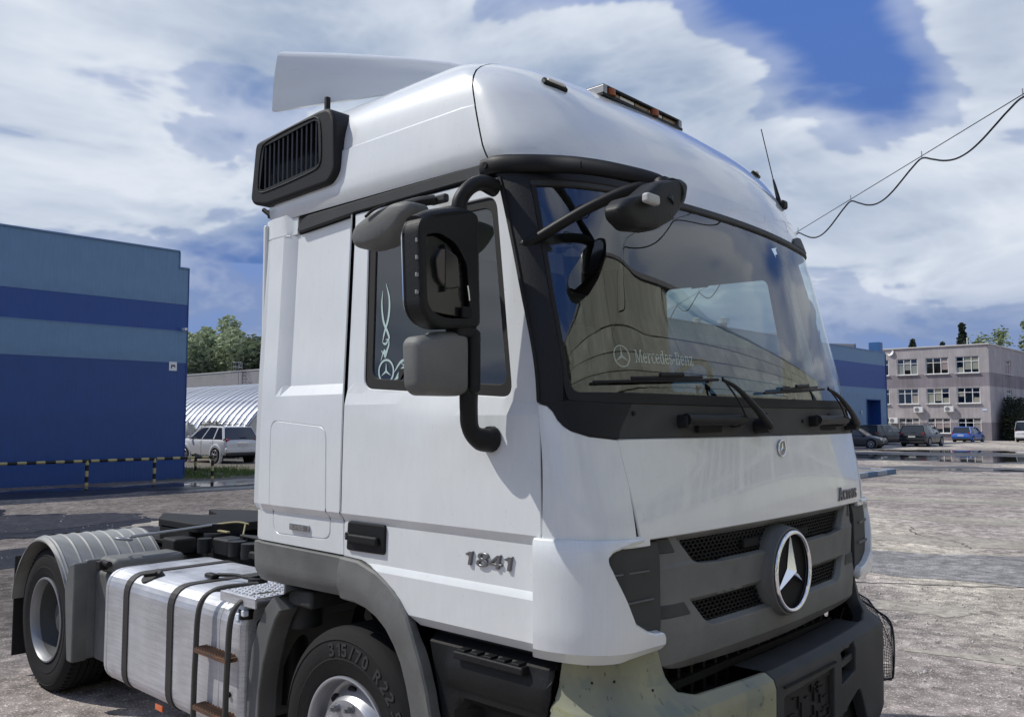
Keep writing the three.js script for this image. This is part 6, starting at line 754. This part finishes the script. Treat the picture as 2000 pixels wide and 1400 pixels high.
{ const R = rng(400), T = thing('hedge', 'tall dark ivy hedge against the office side wall', 'hedge', [-17.6, 0, -91.5]); part('stems', merge(...Array.from({ length: 7 }, (_, i) => limb([[(i - 3) * .25, 0, (i - 3) * .9], [(i - 3) * .28, 1.6, (i - 3) * .9 + .2], [(i - 3) * .2, 3.0, (i - 3) * .85]], [[.05, .05], [.035, .035], [.012, .012]], 5, 5))), barkMat, T); part('foliage', leafCloud(R, 9000, R => { const u = R() * 2 - 1, v = R(), hgt = 3.3 + .8 * Math.sin(u * 3 + 1) + (u > .3 ? -.3 : 0); const q = Math.sqrt(R()), a = R() * 6.28; return [Math.cos(a) * q * .95 + u * .4, .1 + v * hgt, u * 3.2 + Math.sin(a) * q * .7]; }, .10), LM.ivy, T); }
// ---- painted kerb island
{ const T = thing('kerb_island', 'raised kerb island painted in blue and white blocks', 'kerb', [-8.75, 0, -24.5]); const bm = STD({ color: col(.13, .22, .36), map: renderMap, roughness: .7 }), wm = STD({ color: col(.40, .45, .52), map: renderMap, roughness: .7 }); for (let i = 0; i < 10; i++) part('kerb_stone', box(.18, .17, .90, .80, .085, 4.05 - i * .905, .015), i % 2 ? bm : wm, T); for (let i = 0; i < 2; i++) part('kerb_stone', box(.76, .17, .18, -.05 + .42 - i * .78, .085, -4.55, .015), i % 2 ? bm : wm, T); part('infill', boxUV(box(1.5, .14, 8.9, -.05, .07, 0), .2), STD({ color: col(.9, .86, .8), map: asphaltMap, roughness: .8 }), T); }
// ---- overhead line between the far hall and the factory
{ const A = V(-24, 7.6, -37.7), Bv = V(15, 9.2, -1.5), at = t => A.clone().lerp(Bv, t); const w = solo('messenger_wire', tube([A.toArray(), at(.33).toArray(), at(.66).toArray(), Bv.toArray()], .011, 60, 5), M.black, 'thin straight wire crossing the sky above the yard', 'wire');
  const hs = []; for (let t = .384 - .070 * 5; t < 1.0; t += .0703) hs.push(t); const pts = []; for (let i = 0; i + 1 < hs.length; i++) { const n = 8; for (let k = 0; k < n; k++) { const u = k / n, t = lerp(hs[i], hs[i + 1], u), p = at(t); p.y -= .06 + .50 * Math.pow(Math.sin(Math.PI * Math.pow(u, .85)), 1.5); pts.push(p.toArray()); } }
  const c = thing('hanging_cable', 'black cable hanging in waves below the straight wire', 'cable'); part('cable', tube(pts, .022, 500, 6), M.black, c); for (const t of hs) { const p = at(t); part('hanger', bar([p.x, p.y + .12, p.z], [p.x, p.y - .07, p.z], .012, 5), M.steel, c); } }
// ================================================================ CONCRETE FACTORY behind the camera, mirrored in the windscreen and the front flap
{ const B = thing('concrete_factory', 'long beige concrete panel factory facing the truck nose', 'building', [15, 0, 0]); const cms = [0, 1, 2].map(i => STD({ color: col(.80 + i * .07, .86 + i * .07, .80 + i * .065), map: concreteMap, roughness: .9 })); part('core_wall', box(.3, 11.2, 119, .45, 5.6, -13), STD({ color: col(.35, .34, .31), map: concreteMap, roughness: .95 }), B);
  const R = rng(66); for (let i = 0; i < 20; i++) for (let j = 0; j < 7; j++) { const z = 46 - i * 6, y0 = j * 1.64; if (j === 1) continue; part('wall_panel', boxUV(box(.28, 1.55, 5.90, .14 + (R() - .5) * .02, y0 + .82, z - 3), .16), cms[Math.floor(R() * 3)], B); }
  part('coping', box(.5, .14, 120.4, .2, 11.55, -14), STD({ color: col(.3), roughness: .7 }), B);
  const white = STD({ color: col(.78), roughness: .5 }), gl = PHY({ color: col(.03, .04, .05), roughness: .05, clearcoat: 1 }); for (let i = 0; i < 20; i++) { const z = 43 - i * 6, w = part('window', box(.04, 1.5, 5.5, .15, 2.46, z), gl, B); const f = [box(.08, .09, 5.6, .1, 1.72, z), box(.08, .09, 5.6, .1, 3.20, z), box(.06, .06, 5.5, .1, 2.5, z)]; for (let k = 0; k <= 6; k++) f.push(box(.08, 1.4, .08, .1, 2.46, z - 2.75 + k * .917)); part('frame', merge(...f), white, w); part('window_pier', box(.28, 1.55, .44, .14, 2.46, z + 3), cms[1], B); }
  part('roof', box(14, .2, 120, 7.4, 11.3, -14), cms[0], B); }

renderer.render(scene, camera);
